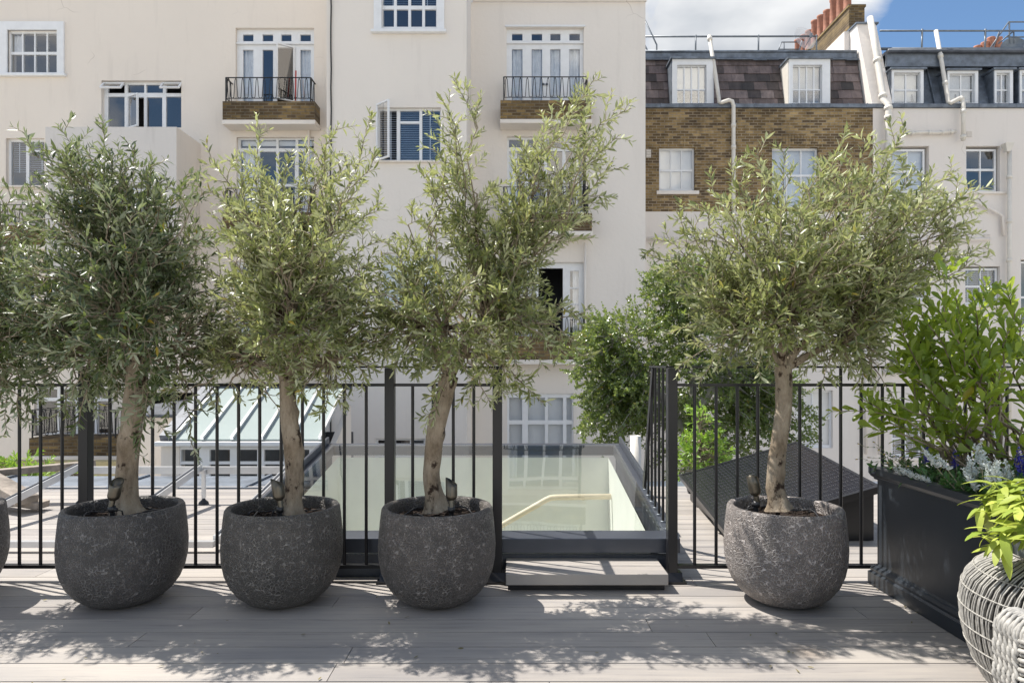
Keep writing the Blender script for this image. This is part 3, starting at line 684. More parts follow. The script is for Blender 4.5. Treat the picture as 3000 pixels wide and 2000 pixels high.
# party wall, chimney stack
pw=MB(); pw.prismx([(19.06,8.2),(19.98,11.02),(27,11.02),(27,8.2)],XP+.04,XP+.60); pwo=pw.build('party_wall',M['cream3'],Dh)
m=MB(); m.box(XP-.0,XP+.66,19.93,21.0,11.025,11.07); m.build('wall_coping',M['lead'],pwo)
m=MB(); m.prismx([(20.4,10.2),(20.4,11.02),(27,11.02),(27,10.2)],XP-.12,XP+.035); m.build('wall_buttress',M['cream3'],pwo)
st=MB(); st.box(XP+.0,XP+.46,20.35,25.2,11.075,11.72); 
so=st.build('chimney_stack',M['brickd'],Dh)
m=MB(); m.box(XP-.03,XP+.49,20.32,25.23,11.72,11.79); m.build('stack_cap',M['brickd'],so)
for k in range(9):
    dd=20.72+.45*k; hh=.72+.12*((k*37)%3)/2; m=MB()
    m.lathe([(.125,0),(.115,.1),(.10,hh-.1),(.12,hh-.07),(.12,hh-.01),(.105,hh),(.085,hh),(.085,hh-.3)],(XP+.13+.10*(k%2)*0,dd,11.79),20); m.build('chimney_pot',M['terra'],so)
pipe(Dh,[P(2549,52,19.75),P(2566,150,19.45),P(2588,292,18.98),P(2602,306,18.85),P(2603,330,18.8),P(2600,620,18.8),P(2600,900,18.8)],.085,collars=((1,.2),(1,.93),(3,.5),(4,.05),(4,.35),(4,.75)))
# E
E_h=[(2608,2722,428,566),(2830,2930,428,566),(2640,2722,782,880),(2828,2930,780,893),(2990,3120,760,970),(2612,2706,1232,1340),(2780,2930,1232,1340),(3030,3140,428,566)]
XR=22
Eh=building('right_cream_house','cream rendered house at far right with leaded dormers and external white pipes',DD,XE+.002,XR,-7.5,zt_,E_h,[M['cream3'],M['room']])
sash(Eh,DD,(2612,2715,434,562),2,500,fill=[('blind',2616,2712,438,558)]); sash(Eh,DD,(2833,2925,434,562),2,495)
sash(Eh,DD,(2642,2720,785,878),2,830,fill=[('blind',2644,2718,788,835)]); sash(Eh,DD,(2830,2928,784,892),2,838,fill=[('venetian',2832,2926,788,888)])
sash(Eh,DD,(2994,3118,764,968),2,870); sash(Eh,DD,(2616,2702,1236,1338),2,1286,fill=[('venetian',2618,2700,1238,1334)]); sash(Eh,DD,(2784,2926,1236,1338),2,1286); sash(Eh,DD,(3034,3136,434,562),2,497)
trim(Eh,DD,(2825,2950,562,569),'sill',.06,'cream2'); trim(Eh,DD,(2608,2712,1340,1348),'sill',.06,'cream2'); trim(Eh,DD,(2824,2936,894,900),'sill',.06,'cream2')
eb=(DD+.30,PZ(306,DD)-.15)
m=MB(); m.prismx([eb,(DD+.85,9.9),(27,9.9),(27,eb[1])],XP+.61,XR); eo=m.build('lead_mansard',M['lead'],Eh)
m=MB(); m.box(XP+.61,XR,19.35,20.2,9.92,10.0); m.tube([(XP+.61,19.36,9.96),(XR,19.36,9.93)],.06,8); m.box(XP+.61,XR,19.42,19.5,9.55,9.92,1); m.build('eaves_gutter',[M['leadd'],M['lead']],eo)
m=MB(); x=XP+.7
while x<XR: m.bar((x,DD+.28,8.25),(x,DD+.82,9.9),.04,.05); x+=.62
m.build('lead_rolls',M['lead'],eo)
d2=DD+.22
for (a,b,c,nc,bl) in ((2613,2706,205,2,2),(2776,2866,208,2,2),(2914,2968,206,2,1),(2988,3050,206,2,1)):
    dormer(Eh,d2,a,b,c,303,a+6,b-9,c+7,261,nc,blind=bl)
pipe(Eh,[P(2742,90,19.5),P(2760,190,19.3),P(2778,300,18.95),P(2785,302,18.9),P(2812,288,18.85),P(2820,292,18.85),P(2822,305,18.8),P(2822,412,18.8)],.055,collars=((0,.75),(1,.5),(4,.5),(6,.2),(6,.9)))
pipe(Eh,[P(2655,392,18.9),P(2700,388,18.9),P(2745,389,18.9),P(2800,386,18.9)],.045,name='waste_pipe',collars=((0,.4),(1,.5),(2,.3),(2,.8)))
pipe(Eh,[P(2957,440,18.85),P(2957,700,18.85),P(2957,1320,18.85)],.055,collars=((0,.3),(0,.8),(1,.1),(1,.6)))
m=MB(); c=P(2952,432,18.8); m.add([(c.x-.12,c.y-.1,c.z+.1),(c.x+.12,c.y-.1,c.z+.1),(c.x+.12,c.y+.12,c.z+.1),(c.x-.12,c.y+.12,c.z+.1),(c.x-.05,c.y-.05,c.z-.12),(c.x+.05,c.y-.05,c.z-.12),(c.x+.05,c.y+.06,c.z-.12),(c.x-.05,c.y+.06,c.z-.12)],[(0,1,2,3),(0,4,5,1),(1,5,6,2),(2,6,7,3),(3,7,4,0),(7,6,5,4)]); m.build('hopper_head',M['white2'],Eh)
pipe(Eh,[P(2815,572,18.9),P(2860,592,18.9),P(2920,622,18.9),P(2937,632,18.9),P(2940,690,18.9)],.035,name='waste_pipe',mt='cream3')
pipe(Eh,[P(2592,1092,18.85),P(2615,1086,18.85),P(2750,1083,18.85)],.06,name='waste_pipe',mt='cream2',collars=((0,.5),(1,.5)))
pipe(Eh,[P(2576,700,18.85),P(2576,1330,18.85)],.04,mt='cream3')
pipe(Dh,[P(1895,700,18.85),P(2250,703,18.85)],.05,name='waste_pipe',mt='cream3',collars=((0,.1),(0,.5)))
pipe(Eh,[P(2620,705,18.85),P(2900,700,18.85)],.045,name='waste_pipe',mt='cream3')
pipe(Dh,[P(2537,960,18.9),P(2537,1330,18.9)],.04,mt='cream3')
def vent(par,x0,x1,y0,y1,mt='greyrender',d=DD):
    a,b,c,e=rect(d,x0,x1,y0,y1); m=MB(); hs=[]; n=5
    for i in range(n):
        for j in range(n):
            hs.append((a+(b-a)*(i+.25)/n,a+(b-a)*(i+.8)/n,c+(e-c)*(j+.25)/n,c+(e-c)*(j+.8)/n))
    m.holed(a,b,c,e,hs,d-.02,d-.003); m.build('air_brick',M[mt],par)
for par,x0,x1,y0,y1 in ((Eh,2881,2900,687,706),(Eh,2881,2901,732,753),(Eh,2756,2775,752,772),(Dh,1965,1984,743,763),(Dh,1893,1907,438,462),(Eh,2832,2847,386,402)): vent(par,x0,x1,y0,y1,'cream2')
# roof railings, dishes
def roofrail(label,segs):
    r=empty('roof_railing',segs[0][0],label,'railing')
    for nm,rad,pts in [(s[1],s[2],s[3]) for s in segs]:
        m=MB(); m.tube(pts,rad,8); m.build(nm,M['metalgrey'],r)
dr=20.6
def q(x,y,d=dr): return P(x,y,d)
roofrail('grey tube safety railing on the roof of the brick house',
  [(q(2100,150),'rail',.028,[q(1850,108),q(2395,107)])]+[(0,'post',.026,[q(x,103),q(x,160)]) for x in (2038,2222,2392)]+
  [(0,'stair_rail',.024,[q(1880,40),q(1924,132),q(1924,160)]),(0,'stair_rail',.024,[q(1880,115),q(1905,165)]),(0,'stair_rail',.02,[P(2275,160,23),P(2290,124,23),P(2345,124,23)]),(0,'stair_rail',.02,[P(2297,124,23),P(2297,160,23)]),(0,'stair_rail',.02,[P(2282,145,23),P(2345,145,23)])])
roofrail('grey tube safety railing on the roof of the far right house',
  [(q(2800,150),'rail',.028,[q(2578,91),q(3150,91)]),(0,'rail',.045,[P(2580,144,20.4),P(3150,144,20.4)])]+[(0,'post',.028,[q(x+2,86),q(x,165)]) for x in (2700,2885,3070)]+
  [(0,'stair_rail',.024,[P(2885,165,21.5),P(2955,65,21.5),P(3100,65,21.5)]),(0,'stair_rail',.022,[P(2900,165,21.5),P(2928,93,21.5)]),(0,'stair_rail',.022,[P(2925,128,21.5),P(2968,93,21.5)]),(0,'stair_rail',.024,[P(2957,66,21.5),P(2957,128,21.5)]),(0,'stair_rail',.022,[P(2970,93,21.5),P(2970,128,21.5)]),(0,'stair_rail',.022,[P(2945,109,21.5),P(3100,109,21.5)])])
def dish(c,r,tilt,label,mt):
    e=empty('satellite_dish',c-Vector((0,0,r)),label,'satellite dish')
    m=MB(); prof=[(r*t/8,.25*r*(t/8)**2) for t in range(1,9)]; m.lathe(prof,(0,0,0),28); T=Matrix.Translation(c)@Matrix.Rotation(tilt,4,'Z')@Matrix.Rotation(math.radians(78),4,'X')
    m.v=[tuple(T@Vector(v)) for v in m.v]; m.build('reflector',M[mt],e)
    m=MB(); m.tube([c+Vector((0,.05,-.0)),c+Vector((0,.25,-r*.5)),c+Vector((0,.25,-r-.35))],.025,8); m.build('mast',M['metalgrey'],e)
    m=MB(); m.tube([c+Vector((0,0,-r*.9)),c+Vector((.05,-.45,-.1))],.012,6); m.box(c.x+.02,c.x+.08,c.y-.5,c.y-.42,c.z-.14,c.z-.02); m.build('receiver_arm',M['metalgrey'],e)
mm=bpy.data.materials.new('clear_dish_mesh'); mm.use_nodes=True; b=mm.node_tree.nodes['Principled BSDF']; b.inputs['Base Color'].default_value=(.75,.75,.77,1); b.inputs['Alpha'].default_value=.42; b.inputs['Roughness'].default_value=.4; M['cleardish']=mm
dish(P(2352,118,21.0),.38,.3,'translucent round satellite dish in front of the terracotta chimney pots','cleardish')
dish(P(2968,150,22),.42,-.2,'grey satellite dish on the far right roof by the stair rails','metalgrey')
# small distant stack at right
fs=empty('distant_chimney',P(2900,165,30),'small distant chimney with terracotta pots behind the far right roof','chimney')
m=MB(); c=P(2885,200,30); m.box(c.x-1.2,c.x+1.2,29.8,30.3,9.0,PZ(152,30)); m.build('stack',M['brickd'],fs)
for x,t in ((2852,147),(2873,147),(2873,130),(2890,122),(2908,108),(2925,112)):
    m=MB(); z1=PZ(t,30); z0=PZ(152,30); m.lathe([(.16,z0),(.14,z1-.1),(.16,z1-.05),(.16,z1),(.11,z1),(.11,z1-.2)],(PX(x,30),30+(x%3)*.1,0),16); m.build('chimney_pot',M['terra'],fs)
# ---- conservatory and lean-to in front of the left building
DG=11.0
co=empty('conservatory',(PX(730,DG),DG,-7.5),'white-framed conservatory with sloping pale green glass roof','conservatory')
X0,X1=PX(508,DG),PX(942,DG); zb=PZ(1286,DG); dt=12.6; zt2=PZ(1137,dt)
m=MB(); 
m.prismx([(DG,zb-.02),(dt,zt2-.02),(dt,zt2),(DG,zb)],X0,X1); m.build('roof_glazing',M['frost'],co)
m=MB()
for k in range(6):
    x=X0+(X1-X0)*k/5+(.02 if k==0 else -.02 if k==5 else 0); m.bar((x,DG-.04,zb+.02),(x,dt,zt2+.02),.045,.05)
m.build('roof_bars',M['alu'],co)
m=MB(); m.bar((X0-.12,DG,zb+.01),(X0-.12,dt,zt2+.02),.2,.12); m.bar((X0-.3,dt+.06,zt2+.03),(X1+.1,dt+.06,zt2+.03),.1,.12); m.build('roof_flashing',M['leadd'],co)
m=MB(); m.box(X0-.25,X1+.05,DG-.12,DG-.02,zb-.10,zb-.03); m.build('gutter',M['white'],co,bevel=.01)
m=MB(); hs=[]; 
m.holed(X0-.2,X1,-7.5,zb-.105,[rect(DG,525,933,1303,1560)],DG,DG+.2,0); m.build('front_wall',M['cream2'],co)
cl=[(528,582),(612,672),(692,752),(772,830),(850,905)]
window(co,DG,(520,935,1303,1560),cl,[(1317,1352),(1360,1550)],.02,'glazed_doors',fill=[])
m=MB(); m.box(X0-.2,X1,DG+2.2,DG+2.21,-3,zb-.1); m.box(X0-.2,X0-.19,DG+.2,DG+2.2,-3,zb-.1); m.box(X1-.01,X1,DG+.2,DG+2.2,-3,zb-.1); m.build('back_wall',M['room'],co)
m=MB(); m.prismx([(DG+.2,zb-.3),(dt,zt2-.3),(dt,-7.5),(DG+.2,-7.5)],X1+.002,X1+.1); m.prismx([(DG+.2,zb-.03),(dt,zt2-.03),(dt,-7.5),(DG+.2,-7.5)],X0-.3,X0-.202); m.build('side_wall',M['cream'],co)
lt=empty('lean_to',P(470,1300,12.5),'small cream outhouse with dark curved lead roof left of the conservatory','outbuilding')
m=MB(); a,b,c,e=rect(12.5,395,530,1222,1300); m.box(a,b,12.5,15.8,-7.5,e); m.build('wall',M['cream'],lt)
m=MB(); m.box(a-.08,b+.1,12.4,15.9,e,e+.06); m.prismx([(12.4,e+.062),(13.2,e+.2),(15.9,e+.25),(15.9,e+.062)],a-.05,b+.05); m.build('roof',M['leadd'],lt,bevel=.02)
# garden wall under the lower balcony; its olive-yellow paints the recess shadow
gw=MB(); a,b,c,e=rect(14.2,-60,520,1352,1500); gw.box(a,b,14.2,14.5,-7.5,e); o=gw.build('garden_wall',simple('recess_shade_render',(.42,.36,.20),.9,0,.12)); tag(o,'garden wall below the lower left balcony, recess shadow painted into its olive-yellow','wall')
# cream wall at right behind the climbing tree bottom
# ---------------------------------------------------------------- foliage machinery
def unit(a): return a/np.maximum(np.linalg.norm(a,axis=-1,keepdims=True),1e-9)
OLIVE=[(0,.02),(.28,.85),(.62,.9),(1,.0)]
OBOV=[(0,.06),(.35,.55),(.72,1.),(.93,.6),(1,.0)]
LANC=[(0,.15),(.25,.8),(.5,1.),(.8,.6),(1,.0)]
DIAM=[(0,.1),(.45,1.),(1,0)]
def leaves_np(base,dir_,nrm,length,width,prof,fold=.18,bend=.25):
    base=np.asarray(base);dir_=unit(np.asarray(dir_));side=unit(np.cross(dir_,np.asarray(nrm)));n=unit(np.cross(side,dir_))
    L=np.asarray(length)[:,None];W=np.asarray(width)[:,None]*.5; K=len(prof); m=len(base)
    bend=np.asarray(bend)*np.ones(m); bend=bend[:,None]
    V=np.zeros((m,3*K,3))
    for k,(u,w) in enumerate(prof):
        c=base+dir_*L*u-n*L*bend*u*u
        V[:,3*k]=c-side*W*w+n*W*w*fold*2; V[:,3*k+1]=c; V[:,3*k+2]=c+side*W*w+n*W*w*fold*2
    q=[]
    for k in range(K-1):
        a=3*k; q+=[(a+1,a+4,a+3,a),(a+2,a+5,a+4,a+1)]
    q=np.array(q); Fc=(q[None]+(np.arange(m)*3*K)[:,None,None]).reshape(-1,4)
    return V.reshape(-1,3),Fc
def np_mesh(name,chunks,mats,parent,off=None):
    """chunks: list of (V,Fquads,matindex,smooth)"""
    off=world_origin(parent) if (off is None and parent is not None) else (off or Vector((0,0,0)))
    vs=[];fs=[];mi=[];sm=[];o=0
    for V,Fq,k,s in chunks:
        vs.append(V);fs.append(Fq+o);mi.append(np.full(len(Fq),k));sm.append(np.full(len(Fq),s));o+=len(V)
    V=np.concatenate(vs)-np.array(off);Fq=np.concatenate(fs)
    me=bpy.data.meshes.new(name); me.vertices.add(len(V)); me.vertices.foreach_set('co',V.astype(np.float32).ravel())
    me.loops.add(len(Fq)*4); me.loops.foreach_set('vertex_index',Fq.astype(np.int32).ravel())
    me.polygons.add(len(Fq)); me.polygons.foreach_set('loop_start',np.arange(0,len(Fq)*4,4,dtype=np.int32))
    for m in mats: me.materials.append(m)
    me.polygons.foreach_set('material_index',np.concatenate(mi).astype(np.int32)); me.polygons.foreach_set('use_smooth',np.concatenate(sm).astype(bool))
    me.update(calc_edges=True); me.validate()
    ob=bpy.data.objects.new(name,me); COL.objects.link(ob)
    if parent is not None: ob.parent=parent
    return ob
def tubes_np(paths,radii,n=4):
    """paths: list of (k,3) arrays; quick tubes"""
    vs=[];fs=[];o=0
    for p,r in zip(paths,radii):
        p=np.asarray(p);k=len(p);t=unit(np.gradient(p,axis=0)); ref=np.array([.31,.77,.55]) 
        u=unit(np.cross(t,ref)); w=np.cross(t,u); r=np.linspace(r[0],r[1],k)[:,None,None]
        a=np.arange(n)*2*np.pi/n
        ring=p[:,None]+r*(u[:,None]*np.cos(a)[None,:,None]+w[:,None]*np.sin(a)[None,:,None])
        vs.append(ring.reshape(-1,3))
        i=np.arange(k-1)[:,None]*n; j=np.arange(n)[None]; j2=(j+1)%n
        fs.append(np.stack([i+j,i+j2,i+n+j2,i+n+j],-1).reshape(-1,4)+o); o+=k*n
    return np.concatenate(vs),np.concatenate(fs)
def rperp(t,rng):
    r=rng.normal(size=3); r-=t*np.dot(r,t); return r/np.linalg.norm(r)
def curve(b,t,up,rng,k=9,wig=.02,cw=.42):
    b=np.array(b);t=np.array(t);L=np.linalg.norm(t-b); c=b+(t-b)*cw+np.array([0,0,1])*up*L
    s=np.linspace(0,1,k)[:,None]; p=b*(1-s)**2+2*c*s*(1-s)+t*s*s
    w=rng.normal(size=(k,3))*wig*L; w[0]=0; return p+w*np.sin(np.pi*np.clip(s,0,1))**.5
def leafy(paths,rng,spacing,ll,lw,prof,ang=.8,start=.15,up=.35,fold=.18,bend=(.05,.35),whorl=2,jit=.25):
    B=[];D=[];Nn=[];L=[];W=[];Be=[]; zup=np.array([0,0,1.])
    for p in paths:
        p=np.asarray(p);seg=np.linalg.norm(np.diff(p,axis=0),axis=1);cum=np.concatenate([[0],np.cumsum(seg)]);T=cum[-1]
        n=max(2,int(T*(1-start)/spacing)); ph=rng.uniform(0,3.14)
        t0=unit(p[-1]-p[0]); a0=rperp(t0,rng); b0=np.cross(t0,a0)
        fr=(np.arange(n)+1)/n; s=T*(start+(1-start)*fr); q=np.stack([np.interp(s,cum,p[:,c]) for c in range(3)],1)
        j=np.clip(np.searchsorted(cum,s)-1,0,len(p)-2); t=unit(p[j+1]-p[j]); aa=(ang*(1-.45*fr))[:,None]
        for w_ in range(whorl):
            th=(ph+np.arange(n)*1.5708+w_*2*np.pi/whorl+rng.normal(size=n)*jit)[:,None]
            pr=a0*np.cos(th)+b0*np.sin(th); d=t*np.cos(aa)+pr*np.sin(aa)+rng.normal(size=(n,3))*.12; d[:,2]+=up*.2
            nn=np.cross(d,np.cross(zup,d))*up+t*.8-pr*.4+rng.normal(size=(n,3))*.3
            sc=(1-.45*np.clip((fr-.7)/.3,0,1))*rng.uniform(.75,1.15,n)
            B.append(q);D.append(d);Nn.append(nn);L.append(ll*sc);W.append(lw*sc*rng.uniform(.85,1.15,n));Be.append(rng.uniform(*bend,n))
    c=np.concatenate
    return leaves_np(c(B),c(D),c(Nn),c(L),c(W),prof,fold,c(Be))
def grow(rng,base,tips,gap,tl,ups,spread=.75,upb=.25,s0=.25,cw=.42,wig=.02):
    """primary curves from base points to tips, with leaf-bearing twigs; returns primaries, twigs"""
    prim=[];tw=[]
    for tip,upv in tips:
        b=base[np.argmin([np.linalg.norm(np.array(x)-np.array(tip)) for x in base])] if len(base)>1 else base[0]
        b=np.array(b)+rng.normal(size=3)*.012
        p=curve(b,tip,upv,rng,cw=cw,wig=wig); prim.append(p)
        L=np.sum(np.linalg.norm(np.diff(p,axis=0),axis=1)); n=int(L*(1-s0)/gap)
        for i in range(n):
            s=s0+(1-s0)*(i+rng.uniform())/n; f=s*(len(p)-1); j=min(len(p)-2,int(f)); q=p[j]+(p[j+1]-p[j])*(f-j); t=unit(p[j+1]-p[j])
            d=unit(t*.8+rperp(t,rng)*spread+np.array([0,0,upb*rng.uniform(.2,1.2)])); l=rng.uniform(*tl)*(1.3-.9*s)
            e=q+d*l; e2=e+np.array([0,0,rng.uniform(-.12,.12)])*l
            mid=(q+e2)/2+rng.normal(size=3)*l*.06+np.array([0,0,.04*l])
            tw.append(np.array([q,(q+mid)/2+rng.normal(size=3)*.004,mid,(mid+e2)/2,e2]))
        tw.append(p[-3:])
    return prim,tw
def lumpy_trunk(name,pts,rs,par,rng,n=26,knots=13):
    """skin-like tapered trunk with swellings and burrs"""
    p=np.array([list(q) for q in pts],float); k=len(p)*7; s=np.linspace(0,len(p)-1,k)
    from_=lambda a:np.interp(s,np.arange(len(p)),a)
    # smooth interpolation
    P3=np.stack([from_(p[:,c]) for c in range(3)],1)
    for _ in range(4): P3[1:-1]=(P3[:-2]+2*P3[1:-1]+P3[2:])/4
    R=from_(np.array(rs)); t=unit(np.gradient(P3,axis=0)); u=unit(np.cross(t,np.array([0,1.,.01]))); w=np.cross(t,u)
    a=np.arange(n)*2*np.pi/n; kn=[(rng.uniform(0,k),rng.uniform(0,6.28),rng.uniform(.14,.36)) for _ in range(knots)]
    V=np.zeros((k,n,3))
    for i in range(k):
        for j in range(n):
            f=1+.05*math.sin(a[j]*3+i*.35)+.03*math.sin(a[j]*5-i*.6)
            for ki,ka,kh in kn:
                da=(a[j]-ka+math.pi)%(2*math.pi)-math.pi; f+=kh*math.exp(-((i-ki)/1.3)**2-(da/.38)**2)
            f+= .6*math.exp(-i/1.8)*(1+.35*math.sin(a[j]*4+1))
            V[i,j]=P3[i]+R[i]*f*(u[i]*math.cos(a[j])+w[i]*math.sin(a[j]))
    i=np.arange(k-1)[:,None]*n; j=np.arange(n)[None]; j2=(j+1)%n
    Fq=np.stack([i+j,i+j2,i+n+j2,i+n+j],-1).reshape(-1,4)
    return V.reshape(-1,3),Fq

# ---------------------------------------------------------------- pots, soil, spike lights
PD=3.17
potX=[-2.665,-1.80,-1.062,-.347,1.265]; soilZ=.385
protoP=empty('round_planter',(potX[1],PD,0),'','planter','grey crackle-glazed pots')
m=MB(); prof=[(.001,.003),(.105,.003),(.135,.009),(.170,.027),(.205,.056),(.236,.098),(.257,.15),(.268,.205),(.271,.265),(.267,.33),(.260,.40),(.2555,.432),(.249,.442),(.236,.4435),(.226,.438),(.222,.425),(.226,.36),(.224,.3)]
m.lathe(prof,n=72); m.build('bowl',M['pot'],protoP,local=True)
m=MB(); nr=9; ns=36; vs=[(0,0,soilZ)]; fs=[]
for i in range(1,nr+1):
    for k in range(ns):
        r=.2245*i/nr; a=2*math.pi*k/ns; vs.append((r*math.cos(a),r*math.sin(a),soilZ+random.uniform(-.006,.006)*(i<nr)))
for k in range(ns): fs.append((0,1+k,1+(k+1)%ns))
for i in range(nr-1):
    for k in range(ns): a=1+i*ns; fs.append((a+k,a+ns+k,a+ns+(k+1)%ns,a+(k+1)%ns))
m.add(vs,fs,0,True)
for _ in range(160):
    r=.2*math.sqrt(random.random());a=random.uniform(0,6.28);T=Matrix.Translation((r*math.cos(a),r*math.sin(a),soilZ+.006))@Matrix.Rotation(random.uniform(0,6),4,'Z')@Matrix.Rotation(random.uniform(-.4,.4),4,'X')
    m.box(-.012,.012,-.003,.003,-.002,.002,0,T)
m.build('soil',M['soil'],protoP,local=True)
m=MB(); pts=[(.17*math.cos(a)*(1+.1*math.sin(3*a)),.17*math.sin(a),soilZ+.012+.01*math.sin(5*a)) for a in np.linspace(.3,5.6,26)]; m.tube(pts,.004,6)
m.tube([(.06,-.12,soilZ+.01),(.10,-.05,soilZ+.035),(.15,.02,soilZ+.03),(.19,.05,soilZ+.012)],.004,6)
m.build('irrigation_hose',M['rubber'],protoP,local=True)
plab=['dark grey crackle-glazed pot cut off at the left edge of the terrace','dark grey crackle-glazed pot under the widest left olive tree','grey crackle-glazed pot second from the left railing post, under the upright olive tree','grey crackle-glazed pot left of the skylight step, under the leaning trunk','mauve-grey crackle-glazed pot beside the black trough planter, dappled sunlight painted into its tint']
pots=[]
for i,X in enumerate(potX):
    o=protoP if i==0 else copy_tree(protoP)
    o.location=(X,PD,0); o.rotation_euler.z=[2.0,.2,3.9,4.4,2.6][i]; o['label']=plab[i]; pots.append(o)
    for ch in o.children:
        if ch.name.startswith('bowl'): ch.color=[(.8,.8,.82,1),(.78,.78,.79,1),(.9,.88,.84,1),(1.05,1.0,.96,1),(1.9,1.8,1.78,1)][i]  # last bowl's lighter tint paints in the dappled sun falling on it
protoL=empty('spike_spotlight',(0,0,0),'','garden light','bronze spike spotlights in the pots')
def cowl(mb):
    n=24; r=.026; vs=[];fs=[]
    for (rr,z,cut) in ((.012,0,0),(.024,.012,0),(r,.022,0),(r,.055,0),(r,.084,.018),(r-.003,.084,.018),(r-.003,.04,0)):
        for k in range(n):
            a=2*math.pi*k/n; vs.append((rr*math.cos(a),rr*math.sin(a),z+cut*math.sin(a)))
    for i in range(6):
        for k in range(n): fs.append((i*n+k,i*n+(k+1)%n,(i+1)*n+(k+1)%n,(i+1)*n+k))
    fs.append(tuple(range(n))[::-1]); mb.add(vs,fs,0,True)
m=MB(); cowl(m); m.lathe([(.012,-.03),(.012,.001)],n=12); T=Matrix.Translation((0,0,.11))@Matrix.Rotation(.18,4,'Y')@Matrix.Rotation(-.1,4,'X'); m.v=[tuple(T@Vector(v)) for v in m.v]; m.build('lamp_head',M['bronze'],protoL,local=True)
m=MB(); m.tube([(-.004,0,.085),(0,0,.06)],.016,12); m.tube([(-.018,0,.07),(.02,0,.07)],.009,10); m.build('swivel_joint',M['rubber'],protoL,local=True)
m=MB(); m.box(-.011,.011,-.002,.002,-.05,.058); m.box(-.002,.002,-.011,.011,-.05,.0575); m.tube([(.012,0,.07),(.03,.02,.06),(.035,.03,.01)],.003,6); m.build('spike',M['rubber'],protoL,local=True)
lx=[(330,3.02),(820,3.02),(1323,3.02),(2215,3.13)]
ll=['bronze spike spotlight tilted right beside the leftmost full trunk','bronze spike spotlight left of the knobbly straight trunk','bronze spike spotlight right of the curved leaning trunk','bronze spike spotlight in the mauve-grey pot beside the trough']
for i,(x,d) in enumerate(lx):
    o=protoL if i==0 else copy_tree(protoL); o.location=(PX(x,d),d,soilZ+.0); o.rotation_euler.z=[0,2.2,1.2,2.6][i]; o['label']=ll[i]

# ---------------------------------------------------------------- olive trees
def olive(seed,trunk,tr,forks,sil,fill_poly,nfill,leafm,label,gap=.05,tl=(.10,.26),depth=.45,sp=.0185,name='olive_tree',lim=.0):
    rng=np.random.default_rng(seed)
    base=P(*trunk[0]); root=empty(name,base,label,'tree')
    tp=[P(*t) for t in trunk]; V,Fq=lumpy_trunk('t',tp,tr,root,rng)
    chunks=[(V,Fq,0,True)]
    fk=[np.array(P(*f)) for f in forks]
    for f in fk:
        top=np.array(tp[-1]); a=np.array(tp[-2]); c=curve(top-(top-a)*.1,f,.05,rng,7,.01); v,q_=tubes_np([c],[(tr[-1]*.6,tr[-1]*.25)],10); chunks.append((v,q_,0,True))
    bases=fk
    tips=[]
    for (x,y,*r) in sil:
        d=PD+(r[0] if r else rng.uniform(-.18,.18)); pt=np.array(P(x,y,d)); tips.append((pt,.16 if y<1000 else .26))
    poly=np.array(fill_poly,float); c=poly.mean(0)
    def inside(px,py):
        ins=False;j=len(poly)-1
        for i in range(len(poly)):
            xi,yi=poly[i];xj,yj=poly[j]
            if (yi>py)!=(yj>py) and px<(xj-xi)*(py-yi)/(yj-yi)+xi: ins=not ins
            j=i
        return ins
    k=0; lo=poly.min(0);hi=poly.max(0)
    while k<nfill:
        px,py=rng.uniform(lo[0],hi[0]),rng.uniform(lo[1],hi[1])
        if not inside(px,py): continue
        rho=min(1,np.hypot((px-c[0])/((hi[0]-lo[0])/2),(py-c[1])/((hi[1]-lo[1])/2)))
        dd=PD+rng.choice([-1,1])*depth*np.sqrt(max(.04,1-rho**2))*rng.uniform(.35,1)
        sc=dd/PD; pt=np.array(P(px,py,PD)); pt[1]=dd
        tips.append((pt,rng.uniform(.05,.25))); k+=1
    prim,tw=grow(rng,bases,tips,gap*.95,tl,0,s0=.12,spread=1.05,upb=.12,wig=.035)
    # dense inner sprays round the fork
    inn=[]
    for f in bases:
        for _ in range(15):
            u=rng.normal(size=3); u/=np.linalg.norm(u); inn.append((f+u*rng.uniform(.14,.38)*np.array([1.3,1.1,.8])+np.array([0,0,.02]),.12))
    p2,t2=grow(rng,bases,inn,.045,(.08,.18),0,s0=.2); prim+=p2; tw+=t2
    v,q_=tubes_np(prim,[(.0062,.0013)]*len(prim),5); chunks.append((v,q_,0,True))
    root_tr=np_mesh('trunk',chunks,[M['bark']],root)
    v,q_=tubes_np(tw,[(.0026,.0012)]*len(tw),3)
    lv,lq=leafy(tw,rng,sp,.048,.0128,OLIVE,ang=.95,up=.4,bend=(-.1,.35),jit=.5)
    np_mesh('crown',[(lv,lq,0,True),(v,q_,1,True)],[M[leafm],M['twig']],root)
    return root
d=PD
olive(21,[(-195,1500,d),(-190,1350,d),(-170,1180,d),(-150,1060,d)],[.05,.045,.045,.045],[(-220,980,d),(-110,960,d),(-30,1020,d)],
  [(40,560),(95,600),(20,640),(120,720),(150,820),(60,700),(130,1000),(80,1100),(120,1180),(60,1240),(20,1270),(-60,560),(-120,600),(10,1180),(150,930)],
  [(-300,600),(-100,560),(70,620),(120,800),(130,1000),(90,1200),(-100,1150),(-320,1000)],38,'olive_a','olive tree mostly cut off by the left edge of the picture',depth=.4)
